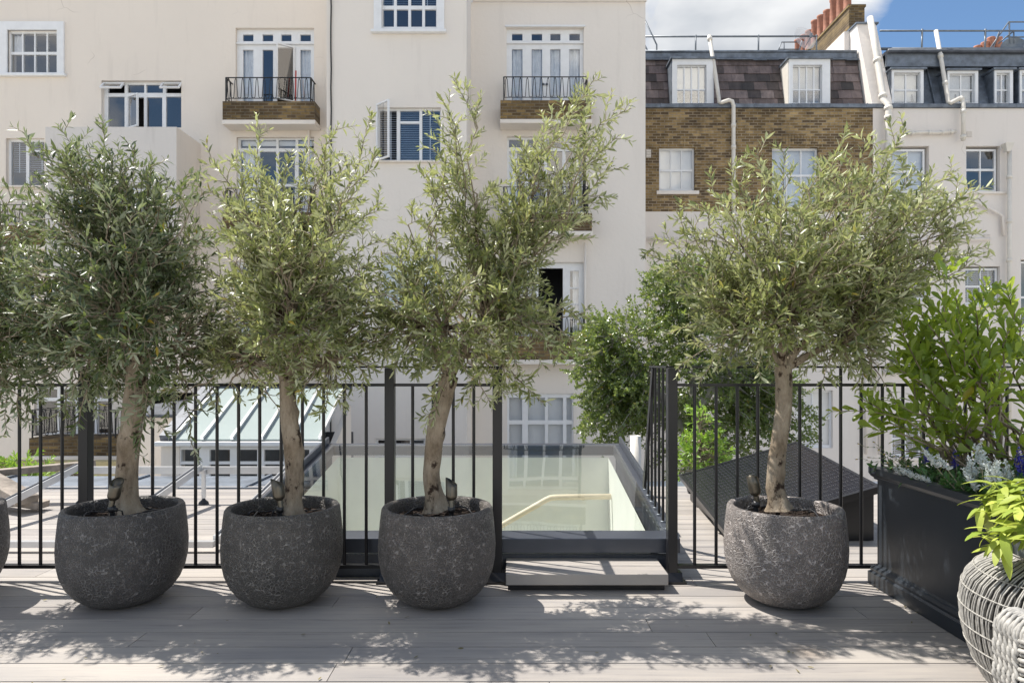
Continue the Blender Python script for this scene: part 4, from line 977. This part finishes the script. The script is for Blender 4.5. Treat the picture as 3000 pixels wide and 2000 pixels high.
olive(22,[(375,1500,d),(368,1400,d),(385,1250,d),(398,1130,d),(400,1060,d)],[.047,.047,.044,.046,.05],[(330,960,d),(440,950,d),(400,900,3.25),(370,930,3.0),(280,1040,d),(500,1020,d)],
  [(72,385),(160,440),(175,372),(245,430),(308,372),(320,450),(395,430),(440,480),(200,480),(130,560),(500,540),(540,600),(470,520),(600,690),(90,640),(600,560),(60,740),(590,820),(560,500),
   (210,1150),(120,1120),(160,1220),(60,1170),(280,1180),(330,1150),(480,1180),(540,1130),(590,1060),(230,1250),(410,1250,-.25),(560,1300,-.1),(400,1330,-.2),(20,1010),(640,1000),(30,880),(300,1100,-.35),(440,1110,-.35),(250,1060,-.4),(480,1040,-.4),(180,1050,-.3),(370,1060,-.45),(540,1010,-.35),(420,1150,.3),(280,1130,.3)],
  [(110,520),(210,450),(330,440),(450,500),(560,620),(590,850),(560,1050),(420,1130),(250,1130),(90,1040),(60,800)],84,'olive_a','widest dark-leaved olive tree, leftmost one with its whole trunk in view',gap=.047,depth=.5)
olive(23,[(852,1500,d),(862,1400,d),(856,1280,d),(842,1180,d),(846,1080,d)],[.040,.038,.042,.036,.04],[(790,1000,d),(900,990,d),(840,940,3.25),(860,960,3.0),(740,1060,d),(970,1050,d)],
  [(620,470),(650,560),(700,470),(765,385),(770,500),(840,480),(900,430),(990,370),(960,450),(1015,470),(1085,370),(1095,460),(1060,540),(880,520),(1110,600),(640,650),(1130,700),(700,600),
   (620,1090),(670,1130),(740,1120),(960,1120),(1040,1130),(1090,1080),(1125,990),(600,980),(955,1200,-.1),(620,860),(1140,850),(580,780),(800,1040,-.35),(890,1040,-.35),(720,1050,-.3),(930,1030,-.35),(780,1070,.25),(920,1070,.25),(1000,1040,-.3)],
  [(640,600),(760,480),(860,500),(1000,440),(1090,480),(1110,650),(1090,900),(1060,1060),(880,1080),(680,1090),(610,950),(610,750)],62,'olive_b','upright silvery-green olive tree on a knobbly straight trunk, second from left',gap=.047,depth=.42)
olive(24,[(1280,1495,d),(1262,1390,d),(1272,1280,d),(1300,1170,d),(1318,1100,d)],[.040,.038,.041,.040,.038],[(1230,960,d),(1300,960,3.05),(1420,940,d),(1380,960,3.25),(1360,1040,d)],
  [(1328,232),(1300,300),(1320,370),(1275,440),(1325,420),(1245,500),(1330,500),(1205,600),(1180,700),(1150,760),(1280,560),
   (1745,225),(1690,300),(1740,300),(1640,330),(1850,318),(1810,400),(1760,440),(1790,490),(1700,420),(1610,420),(1560,470),(1650,520),(1740,570),(1530,560),(1480,640),(1700,640),(1620,700),(1440,820),
   (1130,900),(1110,960),(1190,1060),(1160,1000),(1500,1100),(1560,1150),(1590,1180),(1480,1160),(1600,1080),(1650,1030,-.3),(1700,1040,-.3),(1440,1190),(1215,1110),(1600,960),(1660,880),(1580,850),(1270,1240,-.15),(1290,1050,-.3),(1400,1050,-.35),(1230,1060,-.3),(1480,1030,-.3)],
  [(1200,620),(1290,560),(1320,860),(1420,860),(1540,600),(1680,480),(1700,600),(1600,820),(1580,1000),(1480,1090),(1250,1060),(1150,950),(1150,800)],16,'olive_b','tall open V-shaped olive tree on a curved leaning trunk by the skylight',gap=.046,depth=.36)
olive(25,[(2282,1490,d),(2270,1400,d),(2282,1290,d),(2300,1180,d),(2292,1070,d)],[.040,.038,.036,.037,.038],[(2210,960,d),(2290,940,3.05),(2400,950,d),(2330,930,3.3),(2460,1000,d)],
  [(2215,440),(2140,480),(2180,560),(2300,460),(2275,540),(2480,400),(2440,480),(2545,400),(2650,390),(2600,450),(2680,500),(2560,520),(2760,560),(2800,500),(2850,540),(2870,580),(2780,640),(2890,720),(2860,770),(2800,740),
   (2060,600),(1985,620),(2000,680),(1930,700),(1900,750),(1960,780),(1990,860),(2080,560),(2380,520),(2690,600),(2820,690),
   (2100,1000),(2050,1120,-.25),(2150,960),(2480,1080),(2560,1060),(2600,1000),(2660,900),(2400,1050),(2700,850),(2540,1100),(2030,900),(2230,990,-.35),(2340,1000,-.35),(2180,970,-.3),(2400,1000,-.3),(2450,1020,.25),(2220,1010,.25),(2520,980,-.3)],
  [(2080,640),(2200,520),(2400,500),(2560,470),(2680,540),(2800,640),(2700,800),(2640,960),(2420,1010),(2240,1000),(2080,880),(2000,760)],76,'olive_b','broad silvery olive tree on a slim pale trunk right of the railing opening',gap=.046,depth=.5)
# ---------------------------------------------------------------- trees and shrubs beyond the terrace
def bushy(name,label,cat,stems,d,ell,nt,leafm,ll,lw,prof,seed,tl,droop,gap,trunk_r=.06,sp=.03,whorl=1,bark='bark',tw_r=.003,ang=.9):
    rng=np.random.default_rng(seed); root=empty(name,P(*stems[0][0],d),label,cat)
    chunks=[]; bases=[]
    for st in stems:
        pts=np.array([list(P(x,y,d)) for x,y in st]); s=np.linspace(0,len(pts)-1,14); c=np.stack([np.interp(s,np.arange(len(pts)),pts[:,i]) for i in range(3)],1)
        v,q_=tubes_np([c],[(trunk_r,trunk_r*.3)],10); chunks.append((v,q_,0,True)); bases+= [c[k] for k in range(3,14)]
    tips=[]
    for (cx,cy,rx,ry,rd,w) in ell:
        for _ in range(int(nt*w)):
            u=rng.normal(size=3); u/=np.linalg.norm(u); u*=rng.uniform(.45,1)**.5
            dd=d+u[1]*rd; pt=np.array(P(cx+u[0]*rx,cy+u[2]*ry*-1,d)); pt[1]=dd; tips.append((pt,droop))
    prim,tw=grow(rng,bases,tips,gap,tl,0,spread=.9,upb=-.25 if droop<0 else .2,s0=.3)
    v,q_=tubes_np(prim,[(.012,.003)]*len(prim),4); chunks.append((v,q_,0,True))
    np_mesh('trunk',chunks,[M[bark]],root)
    v,q_=tubes_np(tw,[(tw_r,.0012)]*len(tw),3); lv,lq=leafy(tw,rng,sp,ll,lw,prof,ang=ang,up=.3,bend=(0,.4),whorl=whorl)
    np_mesh('crown',[(lv,lq,0,True),(v,q_,1,True)],[M[leafm],M['twig']],root); return root
M['birchbark']=simple('pale_birch_bark',(.42,.40,.36),.8,0,.4,5)
bushy('birch_tree','weeping small-leaved green tree behind the railing corner, in front of the cream walls','tree',
   [[(2010,1900),(2020,1300),(2040,1000),(2030,880)],[(2030,1300),(1900,1100),(1830,1000)],[(2040,1200),(2150,1050),(2180,1000)]],9.0,
   [(1985,880,120,130,.6,1.8),(1760,1010,110,80,.6,.9),(2080,860,90,80,.5,.8),(1890,990,130,110,.7,1.),(2090,960,150,130,.7,1.2),(1780,1100,130,110,.7,1.2),(1950,1130,200,140,.8,1.6),(2150,1150,190,150,.8,1.6),(1790,1240,110,100,.6,1.),(2330,1240,70,110,.5,.6),(2050,1290,200,110,.7,1.2)],46,'birch',.054,.038,DIAM,31,(.25,.55),.1,.085,.07,sp=.03,bark='birchbark',whorl=2)
bushy('laurel_bush','bright green upright bush behind the railing right of the white pipe','bush',[[(2050,1700),(2055,1400),(2050,1250)]],7.4,
   [(2050,1290,60,110,.3,1.),(2020,1350,50,60,.3,.6),(2110,1360,60,50,.3,.5)],36,'laurel',.085,.026,LANC,32,(.12,.3),.1,.1,.02,sp=.028,whorl=2)
bushy('leafy_bush','bright green bush showing left of the planks and railing post','bush',[[(60,1700),(60,1450),(70,1390)],[(200,1600),(200,1420),(210,1390)]],8.6,
   [(60,1385,100,50,.4,1.),(200,1400,60,40,.4,.6)],40,'laurel',.085,.03,LANC,33,(.12,.3),.1,.1,.02,sp=.03,whorl=2)
# ---------------------------------------------------------------- trough planter
PX0,PX1,PY0,PY1,PH=1.80,2.75,2.55,3.40,.585
tp=empty('trough_planter',((PX0+PX1)/2,(PY0+PY1)/2,0),'large near-black trough planter with moulded rim and plinth at the right','planter')
m=MB()
def ring(mb,x0,x1,y0,y1,prof):
    """profile (outset,z) swept round a rectangle"""
    vs=[];fs=[]
    for o,z in prof: vs+=[(x0-o,y0-o,z),(x1+o,y0-o,z),(x1+o,y1+o,z),(x0-o,y1+o,z)]
    for i in range(len(prof)-1):
        for k in range(4): k2=(k+1)%4; fs.append((4*i+k,4*i+k2,4*i+4+k2,4*i+4+k))
    mb.add(vs,fs)
ring(m,PX0+.02,PX1,PY0,PY1,[(0,.105),(0,.525)]); m.build('box_sides',M['planter'],tp)
m=MB(); ring(m,PX0+.02,PX1,PY0,PY1,[(0,.523),(.012,.526),(.012,.533),(.022,.540),(.030,.556),(.030,.585),(-.02,.585),(-.02,.50)]); m.build('rim_moulding',M['planter'],tp)
m=MB(); ring(m,PX0+.02,PX1,PY0,PY1,[(.032,.002),(.032,.062),(.022,.070),(.024,.082),(.016,.094),(.006,.098),(0,.107)]); m.build('plinth_moulding',M['planter'],tp)
m=MB(); m.box(PX0+.035,PX1-.02,PY0+.02,PY1-.02,.45,.545); m.build('soil',M['soil'],tp)
def plant(name,label,cat,chunks,loc):
    root=empty(name,loc,label,cat)
    for nm,ch,mt in chunks: np_mesh(nm,ch,mt,root)
    return root
# evergreen shrub
rng=np.random.default_rng(41)
sb=[];tips=[]
b0=[np.array((2.25,3.1,.545)),np.array((2.45,3.15,.545)),np.array((2.1,3.2,.545))]
sil=[(2620,860),(2700,850),(2760,850),(2800,870),(2890,830),(2950,850),(2920,900),(2740,900),(2640,930),(2660,990),(2830,920),(2970,1010),(2610,1020),(2650,1090),(2720,1010),(2790,1000),(2870,1010),(2930,1090),(2680,1160),(2620,1180),(2610,1240),(2700,1250),(2780,1180),(2850,1200),(2940,1200),(2990,1160),(2750,1330),(2830,1310),(2900,1320),(2970,1290),(2650,1320),(3060,900),(3080,1050),(3100,1200),(2530,1170),(2850,870),(2800,930),(2700,1060),(2760,1090),(2900,960),(2990,940),(2720,950),(2860,1090),(2670,880)]
for x,y in sil:
    dd=rng.uniform(2.9,3.3); tips.append((np.array(P(x,y,dd)),.12))
prim=[curve(b0[rng.integers(3)]+rng.normal(size=3)*.02*[1,1,0],t,u*.8,rng,8,.03) for t,u in tips]
tw=[p[3:] for p in prim]
for p in prim:
    for k in range(2):
        j=rng.integers(4,8); q_=p[j]; t=unit(p[j]-p[j-1]); dd=unit(t+rperp(t,rng)*.7+np.array([0,0,.3])); l=rng.uniform(.08,.16); tw.append(np.array([q_,q_+dd*l*.5,q_+dd*l]))
v,q_=tubes_np(prim,[(.007,.0025)]*len(prim),5); lv,lq=leafy(tw,rng,.027,.082,.034,OBOV,ang=.85,start=.2,up=.5,fold=.12,bend=(0,.3),whorl=2)
plant('evergreen_shrub','tall glossy bright green shrub with paddle-shaped leaves in the black trough','shrub',[('stems',[(v,q_,0,True)],[M['bark']]),('foliage',[(lv,lq,0,True)],[M['shrub']])],(2.3,3.0,.545))
# lone arching sprig in front of railing
p=curve((2.05,2.95,.56),P(2440,1205,2.95),.32,rng,10,.012)
lv,lq=leafy([p[4:]],rng,.035,.062,.028,OBOV,ang=1.,start=.1,bend=(0,.3),whorl=2); v,q_=tubes_np([p],[(.004,.0015)],5)
plant('arching_sprig','thin leafy sprig arching left from the trough in front of the railing','plant',[('stem',[(v,q_,0,True)],[M['bark']]),('foliage',[(lv,lq,0,True)],[M['shrub']])],(2.05,2.95,.545))
# bedding
def bedding(label,n,x0,x1,y0,y1,h,leafm,ll,lw,seed,prof=LANC,name='bedding_plant'):
    rng=np.random.default_rng(seed); tw=[]
    for _ in range(n):
        b=np.array((rng.uniform(x0,x1),rng.uniform(y0,y1),.54)); hh=rng.uniform(.5,1)*h; e=b+np.array((rng.normal()*.05,rng.normal()*.05,hh)); tw.append(np.array([b,(b+e)/2+rng.normal(size=3)*.01,e]))
    lv,lq=leafy(tw,rng,.02,ll,lw,prof,ang=1.1,start=.1,up=.5,bend=(0,.4),whorl=2); v,q_=tubes_np(tw,[(.002,.001)]*len(tw),3)
    return tw,lv,lq,v,q_
t_,lv,lq,v,q_=bedding('',260,1.83,2.7,2.58,3.37,.10,'green',.04,.02,51)
plant('bedding_foliage','low mixed green foliage filling the top of the black trough','bedding plant',[('foliage',[(lv,lq,0,True),(v,q_,1,True)],[M['green'],M['twig']])],(2.2,3.0,.545))
def spikes(label,pts,mt,seed,hh,name,pl=.013,cnt=90,rad=.012,catg='flower',lf=True):
    rng=np.random.default_rng(seed); st=[];B=[];D=[];Nn=[];L=[];W=[]; lt=[]
    for (x,y,d) in pts:
        tip=np.array(P(x,y,d)); b=tip+np.array((rng.normal()*.03,rng.normal()*.03,-(tip[2]-.545))); b[0]=max(b[0],1.86); st.append(np.array([b,(b+tip)/2+rng.normal(size=3)*.006,tip])); lt.append(st[-1][:2])
        for k in range(cnt):
            f=rng.uniform(); th=rng.uniform(0,6.28); q0=tip+(b-tip)/np.linalg.norm(b-tip)*hh*f+rng.normal(size=3)*.004; r=rad*(.4+.9*f)
            dr=np.array((np.cos(th),np.sin(th),.5+.5*(1-f))); B.append(q0); D.append(dr); Nn.append(rng.normal(size=3)); L.append(pl*(.35+1.15*f)*rng.uniform(.6,1.3)); W.append(pl*.6*rng.uniform(.6,1.2))
    fv,fq=leaves_np(B,D,Nn,L,W,LANC,.2,np.full(len(B),.2)); v,q_=tubes_np(st,[(.0022,.0014)]*len(st),4)
    lv,lq=leafy(lt,rng,.018,.05,.018,LANC,ang=1.,start=.1,bend=(.1,.5))
    plant(name,label,catg,[('stems',[(v,q_,0,True),(lv,lq,1,True)],[M['twig'],M['green']]),('flowers',[(fv,fq,0,True)],[M[mt]])],Vector(P(pts[0][0],pts[0][1],pts[0][2]))*1)
spikes('silvery white flower spikes trailing over the left rim of the black trough',[(2635,1368,3.12),(2650,1382,3.08),(2668,1388,3.03),(2688,1393,2.98),(2618,1372,3.15),(2660,1376,3.1)],'silverp',61,.05,'white_flower_spikes')
spikes('white flower spikes standing in the middle of the black trough',[(2700,1312,2.85),(2715,1330,2.8),(2745,1335,2.75),(2838,1340,2.72),(2858,1305,2.75),(2872,1298,2.75),(2845,1350,2.7),(2822,1372,2.7),(2835,1390,2.68),(2880,1320,2.72),(2890,1385,2.66)],'silverp',62,.07,'white_flower_spikes')
spikes('dense bushy white flower spikes at the right end of the trough',[(2925+rng.normal()*28,1345+abs(rng.normal())*28,2.68+rng.uniform(-.08,.05)) for _ in range(15)],'silverp',63,.08,'white_flower_spikes')
spikes('violet-blue flower spikes at the far right of the black trough',[(2985,1315,2.9),(2998,1335,2.85),(2990,1350,2.85),(3010,1320,2.9),(2715,1300,3.1),(2800,1320,3.05)],'blue',64,.09,'blue_flower_spikes')
rng=np.random.default_rng(65)
st=[];fv=[];cm=MB(); B=[];D=[];Nn=[]
for (x,y,d) in [(2515,1300,3.25),(2560,1295,3.25),(2620,1305,3.2),(2590,1330,3.2),(2545,1340,3.25),(2620,1335,3.15),(2510,1345,3.3),(2600,1355,3.15),(2660,1365,3.1),(2935,1392,2.7),(2922,1405,2.7),(2575,1318,3.2),(2640,1340,3.1)]:
    tip=np.array(P(x,y,d)); b=np.array((max(1.86,tip[0]+.02+rng.uniform(0,.15)),min(3.35,d-.03),.55)); st.append(curve(b,tip,.3,rng,8,.05))
    cm.lathe([(.0005,.003),(.004,.002),(.005,-.001)],tuple(tip),8)
    for k in range(12):
        a=k*.5236; B.append(tip); D.append((math.cos(a),math.sin(a)-.2,.25)); Nn.append((0,-.3,1))
fv,fq=leaves_np(B,D,Nn,np.full(len(B),.011),np.full(len(B),.0045),LANC,.1,np.full(len(B),.1)); v,q_=tubes_np(st,[(.0015,.001)]*len(st),4)
lv,lq=leafy(st,rng,.025,.014,.006,LANC,ang=1.,start=.1)
r=plant('daisy_plant','wiry stems with tiny pale daisies spilling over the trough corner','flower',[('stems',[(v,q_,0,True),(lv,lq,1,True)],[M['twig'],M['green']]),('petals',[(fv,fq,0,True)],[M['daisy']])],(1.9,3.2,.56))
cm.build('flower_centres',M['yellow'],r)
# ---------------------------------------------------------------- wicker basket vase with pot of lime sage
bc=Vector((1.865,2.20,0)); 
wb=empty('wicker_basket',bc,'bulbous whitewashed wicker basket at the lower right corner','basket')
pr=[(.262,.0),(.30,.06),(.33,.13),(.349,.20),(.356,.27),(.353,.33),(.338,.38),(.305,.42),(.265,.446),(.235,.458),(.226,.47)]
def prr(z):
    return float(np.interp(z,[p[1] for p in pr],[p[0] for p in pr]))
m=MB(); m.lathe([(r_-.012,z) for r_,z in pr]+[(.2,.465)],tuple(bc),56); m.build('inner_wall',M['wickin'],wb)
paths=[];rng=np.random.default_rng(71)
nb=178
for k in range(nb):
    a=2*math.pi*(k+(.32 if k%2 else 0))/nb*1.0; zs=np.linspace(.003,.468,22)
    paths.append(np.array([(bc.x+prr(z)*math.cos(a+.008*math.sin(z*30+k)+max(0,z-.3)*.5),bc.y+prr(z)*math.sin(a+.008*math.sin(z*30+k)+max(0,z-.3)*.5),z) for z in zs]))
v,q_=tubes_np(paths,[(.0029,.0026)]*nb,6); np_mesh('canes',[(v,q_,0,True)],[M['wicker']],wb)
paths=[]
for j,z in enumerate(np.concatenate([np.arange(.04,.46,.062)])):
    for ph in (0,math.pi):
        a=np.linspace(0,2*math.pi,900); rr=prr(z)+.0022+.0016*np.sin(a*118+ph); paths.append(np.stack([bc.x+rr*np.cos(a),bc.y+rr*np.sin(a),z+.0014*np.cos(a*118+ph)],1))
for z in (.468,.476): a=np.linspace(0,2*math.pi,80); paths.append(np.stack([bc.x+.226*np.cos(a),bc.y+.226*np.sin(a),z+0*a],1))
v,q_=tubes_np(paths,[(.0019,.0019)]*len(paths),4); np_mesh('weave_rings',[(v,q_,0,True)],[M['wicker']],wb)
mp_=empty('marbled_pot',(bc.x,bc.y,.39),'dark grey streaked pot sitting in the mouth of the wicker basket','pot')
m=MB(); m.lathe([(.15,.39),(.18,.42),(.205,.47),(.214,.53),(.220,.54),(.220,.552),(.205,.552),(.2,.51)],(bc.x,bc.y,0),48); m.build('pot_wall',M['marble'],mp_)
m=MB(); m.lathe([(.001,.52),(.203,.515)],(bc.x,bc.y,0),32); m.build('soil',M['soil'],mp_)
rng=np.random.default_rng(72); tw=[];B=[];D=[];Nn=[];L=[];W=[];Be=[]
for k in range(88):
    r_=.195*math.sqrt(rng.uniform()); a=rng.uniform(0,6.28); b=np.array((bc.x+r_*math.cos(a),bc.y+r_*math.sin(a),.52)); out=np.array((math.cos(a),math.sin(a),0))*r_
    e=b+out*rng.uniform(.2,.75)+np.array((-.02,0,rng.uniform(.03,.15)+.10*(1-r_/.2))); tw.append(np.array([b,(b+e)/2,e]))
    for j in range(rng.integers(9,13)):
        th=j*2.4+rng.normal()*.2; el=rng.uniform(-.75,.7); dd=np.array((math.cos(th)*math.cos(el),math.sin(th)*math.cos(el),math.sin(el)))+out*2.2
        B.append(e-np.array((0,0,rng.uniform(0,.06)))); D.append(dd); Nn.append(np.array((0,0,1.))+rng.normal(size=3)*.2); l=rng.uniform(.05,.098); L.append(l); W.append(l*.34); Be.append(rng.uniform(.15,.8))
lv,lq=leaves_np(B,D,Nn,L,W,[(0,.15),(.15,.5),(.35,.95),(.55,1.),(.78,.7),(.92,.35),(1,0)],.1,np.array(Be)); v,q_=tubes_np(tw,[(.004,.003)]*len(tw),5)
plant('sage_plant','lime-green sage with long soft leaves spilling from the streaked pot','plant',[('stems',[(v,q_,0,True)],[M['sage']]),('foliage',[(lv,lq,0,True)],[M['sage']])],(bc.x,bc.y,.52))
# ---------------------------------------------------------------- woven armchair (only its arm is in view)
wc=empty('wicker_chair',(1.5,1.45,0),'white woven rope armchair, only its arm showing at the lower right corner','chair')
ax=1.248; y1=1.70; y0=1.05; ah=.495
def arm(X,nm):
    m=MB(); m.box(X-.034,X+.034,y0,y1-.02,.02,ah-.035); o=m.build(nm,M['wickin'],wc,bevel=.01)
    paths=[]; T=np.linspace(0,1,90)
    def over(y,amp,k,x1=.046):
        side=np.stack([X-x1-.003*np.sin(T*44+k*2.1),y+amp*np.sin(T*44+k*3.14),.01+(ah-.056)*T],1)
        th=np.linspace(0,np.pi,10)[1:-1]; top=np.stack([X-x1*np.cos(th),y+0*th,ah-.046+.042*np.sin(th)],1)
        return np.concatenate([side,top,(side*[1,1,1]+[2*x1,0,0])[::-1]])
    for k in range(10):
        q_=over(y1-.006-.0165*(k//2),0,0); tt=np.linspace(0,1,len(q_))*150+(k%2)*np.pi; q_=q_+np.stack([.0036*np.sin(tt),.0046*np.cos(tt),0*tt],1); paths.append(q_)
    for k in range(54): y=y1-.088-.0112*k; th=np.linspace(0,np.pi,10); paths.append(np.stack([X-.044*np.cos(th),y+.004*np.sin(th*2+k),ah-.048+.042*np.sin(th)],1))
    ys=np.linspace(y1-.082,y0,70)
    for k in range(40):
        z=.02+k*.0112
        for s in (-1,1): paths.append(np.stack([X+s*(.043+.004*np.sin((ys-y1)*120+k*np.pi)),ys,z+.002*np.cos((ys-y1)*120)],1))
    v,q_=tubes_np(paths,[(.0052,.0052)]*len(paths),7); np_mesh('woven_strands',[(v,q_,0,True)],[M['wicker']],o)
arm(ax,'armrest'); arm(ax+.62,'armrest')
m=MB(); m.box(ax+.06,ax+.56,y0,y1-.02,.30,.38); m.build('seat',M['wicker'],wc,bevel=.02)
m=MB(); m.box(ax-.02,ax+.64,y0-.07,y0-.005,.02,.80); m.build('backrest',M['wicker'],wc,bevel=.02)
rng=np.random.default_rng(81); n_=60
B=np.stack([rng.uniform(-2.6,2.2,n_),rng.uniform(2.25,3.4,n_),np.full(n_,.004)],1); a=rng.uniform(0,6.28,n_)
D=np.stack([np.cos(a),np.sin(a),rng.uniform(0,.12,n_)],1); Nn=np.stack([rng.normal(size=n_)*.2,rng.normal(size=n_)*.2,np.ones(n_)],1)
V,Q=leaves_np(B,D,Nn,rng.uniform(.008,.032,n_),rng.uniform(.004,.009,n_),OLIVE,.1,np.full(n_,-.1))
o=np_mesh('leaf_litter',[(V,Q,0,True)],[simple('dry_leaf',(.20,.17,.07),.8,0,.4,9)],None); tag(o,'scattered tiny fallen leaves and crumbs on the decking','leaves',kind='stuff')
# ---------------------------------------------------------------- camera, light, sky
sc=bpy.context.scene
cam=bpy.data.cameras.new('camera'); co_=bpy.data.objects.new('camera',cam); COL.objects.link(co_); co_.location=(0,0,EYE); co_.rotation_euler=(math.radians(90),0,0)
cam.lens=24; cam.sensor_width=36; cam.shift_y=(HY-1000)/3000; cam.clip_end=2000; cam.clip_start=.05; sc.camera=co_
sl=bpy.data.lights.new('sun','SUN'); sl.energy=SUN_E; sl.angle=math.radians(.5); sl.color=(1,.95,.88); so_=bpy.data.objects.new('sun',sl); COL.objects.link(so_)
so_.rotation_euler=SUNV.to_track_quat('Z','Y').to_euler(); so_.location=(-5,5,20)
W=bpy.data.worlds.new('World'); sc.world=W; W.use_nodes=True; nt=W.node_tree; bg=nt.nodes['Background']
sky=nt.nodes.new('ShaderNodeTexSky'); sky.sky_type='NISHITA'; sky.sun_disc=False; sky.sun_elevation=math.asin(SUNV.z); sky.sun_rotation=math.atan2(SUNV.x,SUNV.y)%(2*math.pi); sky.altitude=30; sky.ozone_density=1.6
tc=nt.nodes.new('ShaderNodeTexCoord'); mp=nt.nodes.new('ShaderNodeMapping'); mp.inputs['Scale'].default_value=(1,1,2.0); nt.links.new(tc.outputs['Generated'],mp.inputs[0])
n1=nt.nodes.new('ShaderNodeTexNoise'); n1.inputs['Scale'].default_value=2.6; n1.inputs['Detail'].default_value=9; n1.inputs['Roughness'].default_value=.56; n1.inputs['Distortion'].default_value=.3; nt.links.new(mp.outputs[0],n1.inputs['Vector'])
def blob(x,y,rad,amp):
    v=Vector(((x-CX)/F,1,(HY-y)/F)).normalized(); d_=nt.nodes.new('ShaderNodeVectorMath'); d_.operation='DISTANCE'; nt.links.new(tc.outputs['Generated'],d_.inputs[0]); d_.inputs[1].default_value=v
    r=nt.nodes.new('ShaderNodeMapRange'); r.interpolation_type='SMOOTHSTEP'; r.inputs['From Min'].default_value=0; r.inputs['From Max'].default_value=rad; r.inputs['To Min'].default_value=amp; r.inputs['To Max'].default_value=0; nt.links.new(d_.outputs['Value'],r.inputs[0]); return r.outputs[0]
s=n1.outputs['Fac']
for a in (blob(2870,60,.17,-.34),blob(2250,90,.24,.22),blob(3020,130,.06,.35),blob(2640,110,.08,.05)):
    ad=nt.nodes.new('ShaderNodeMath'); nt.links.new(s,ad.inputs[0]); nt.links.new(a,ad.inputs[1]); s=ad.outputs[0]
msk=ramp(nt,[(.47,(0,0,0)),(.60,(1,1,1))],s).outputs[0]
n2=nt.nodes.new('ShaderNodeTexNoise'); n2.inputs['Scale'].default_value=3.5; n2.inputs['Detail'].default_value=5; nt.links.new(mp.outputs[0],n2.inputs['Vector'])
n3f=ramp(nt,[(.42,(0,0,0)),(.58,(1,1,1))],n2.outputs['Fac']).outputs[0]
cc=ramp(nt,[(.35,(CLOUD*.68,CLOUD*.72,CLOUD*.80)),(.6,(CLOUD*1.03,CLOUD*1.0,CLOUD*.95))],n2.outputs['Fac']).outputs[0]
dk_=blob(2230,70,.42,1.)
cc=mixc(nt,dk_,cc,mixc(nt,n3f,(CLOUD*.50,CLOUD*.53,CLOUD*.57),(CLOUD*.80,CLOUD*.81,CLOUD*.82)))
skc=mixc(nt,1,sky.outputs[0],(.74,.88,.97),'MULTIPLY')
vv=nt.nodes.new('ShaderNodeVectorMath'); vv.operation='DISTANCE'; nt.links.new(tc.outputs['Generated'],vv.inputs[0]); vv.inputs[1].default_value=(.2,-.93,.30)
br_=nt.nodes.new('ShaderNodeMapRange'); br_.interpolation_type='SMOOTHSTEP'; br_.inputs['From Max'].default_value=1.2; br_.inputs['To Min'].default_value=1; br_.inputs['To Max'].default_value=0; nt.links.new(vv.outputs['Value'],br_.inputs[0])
cc=mixc(nt,br_.outputs[0],cc,mixc(nt,n3f,(CLOUD*1.35,CLOUD*1.27,CLOUD*1.16),(CLOUD*1.8,CLOUD*1.70,CLOUD*1.55)))  # bright unseen cloud bank added behind the camera to light the facades
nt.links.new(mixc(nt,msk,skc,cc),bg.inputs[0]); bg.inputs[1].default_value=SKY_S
vs_=sc.view_settings; vs_.view_transform='Standard'; vs_.look='None'; vs_.exposure=EXPO; vs_.gamma=1; vs_.use_curve_mapping=False
sc.cycles.max_bounces=8; sc.cycles.transparent_max_bounces=12; sc.cycles.use_denoising=True
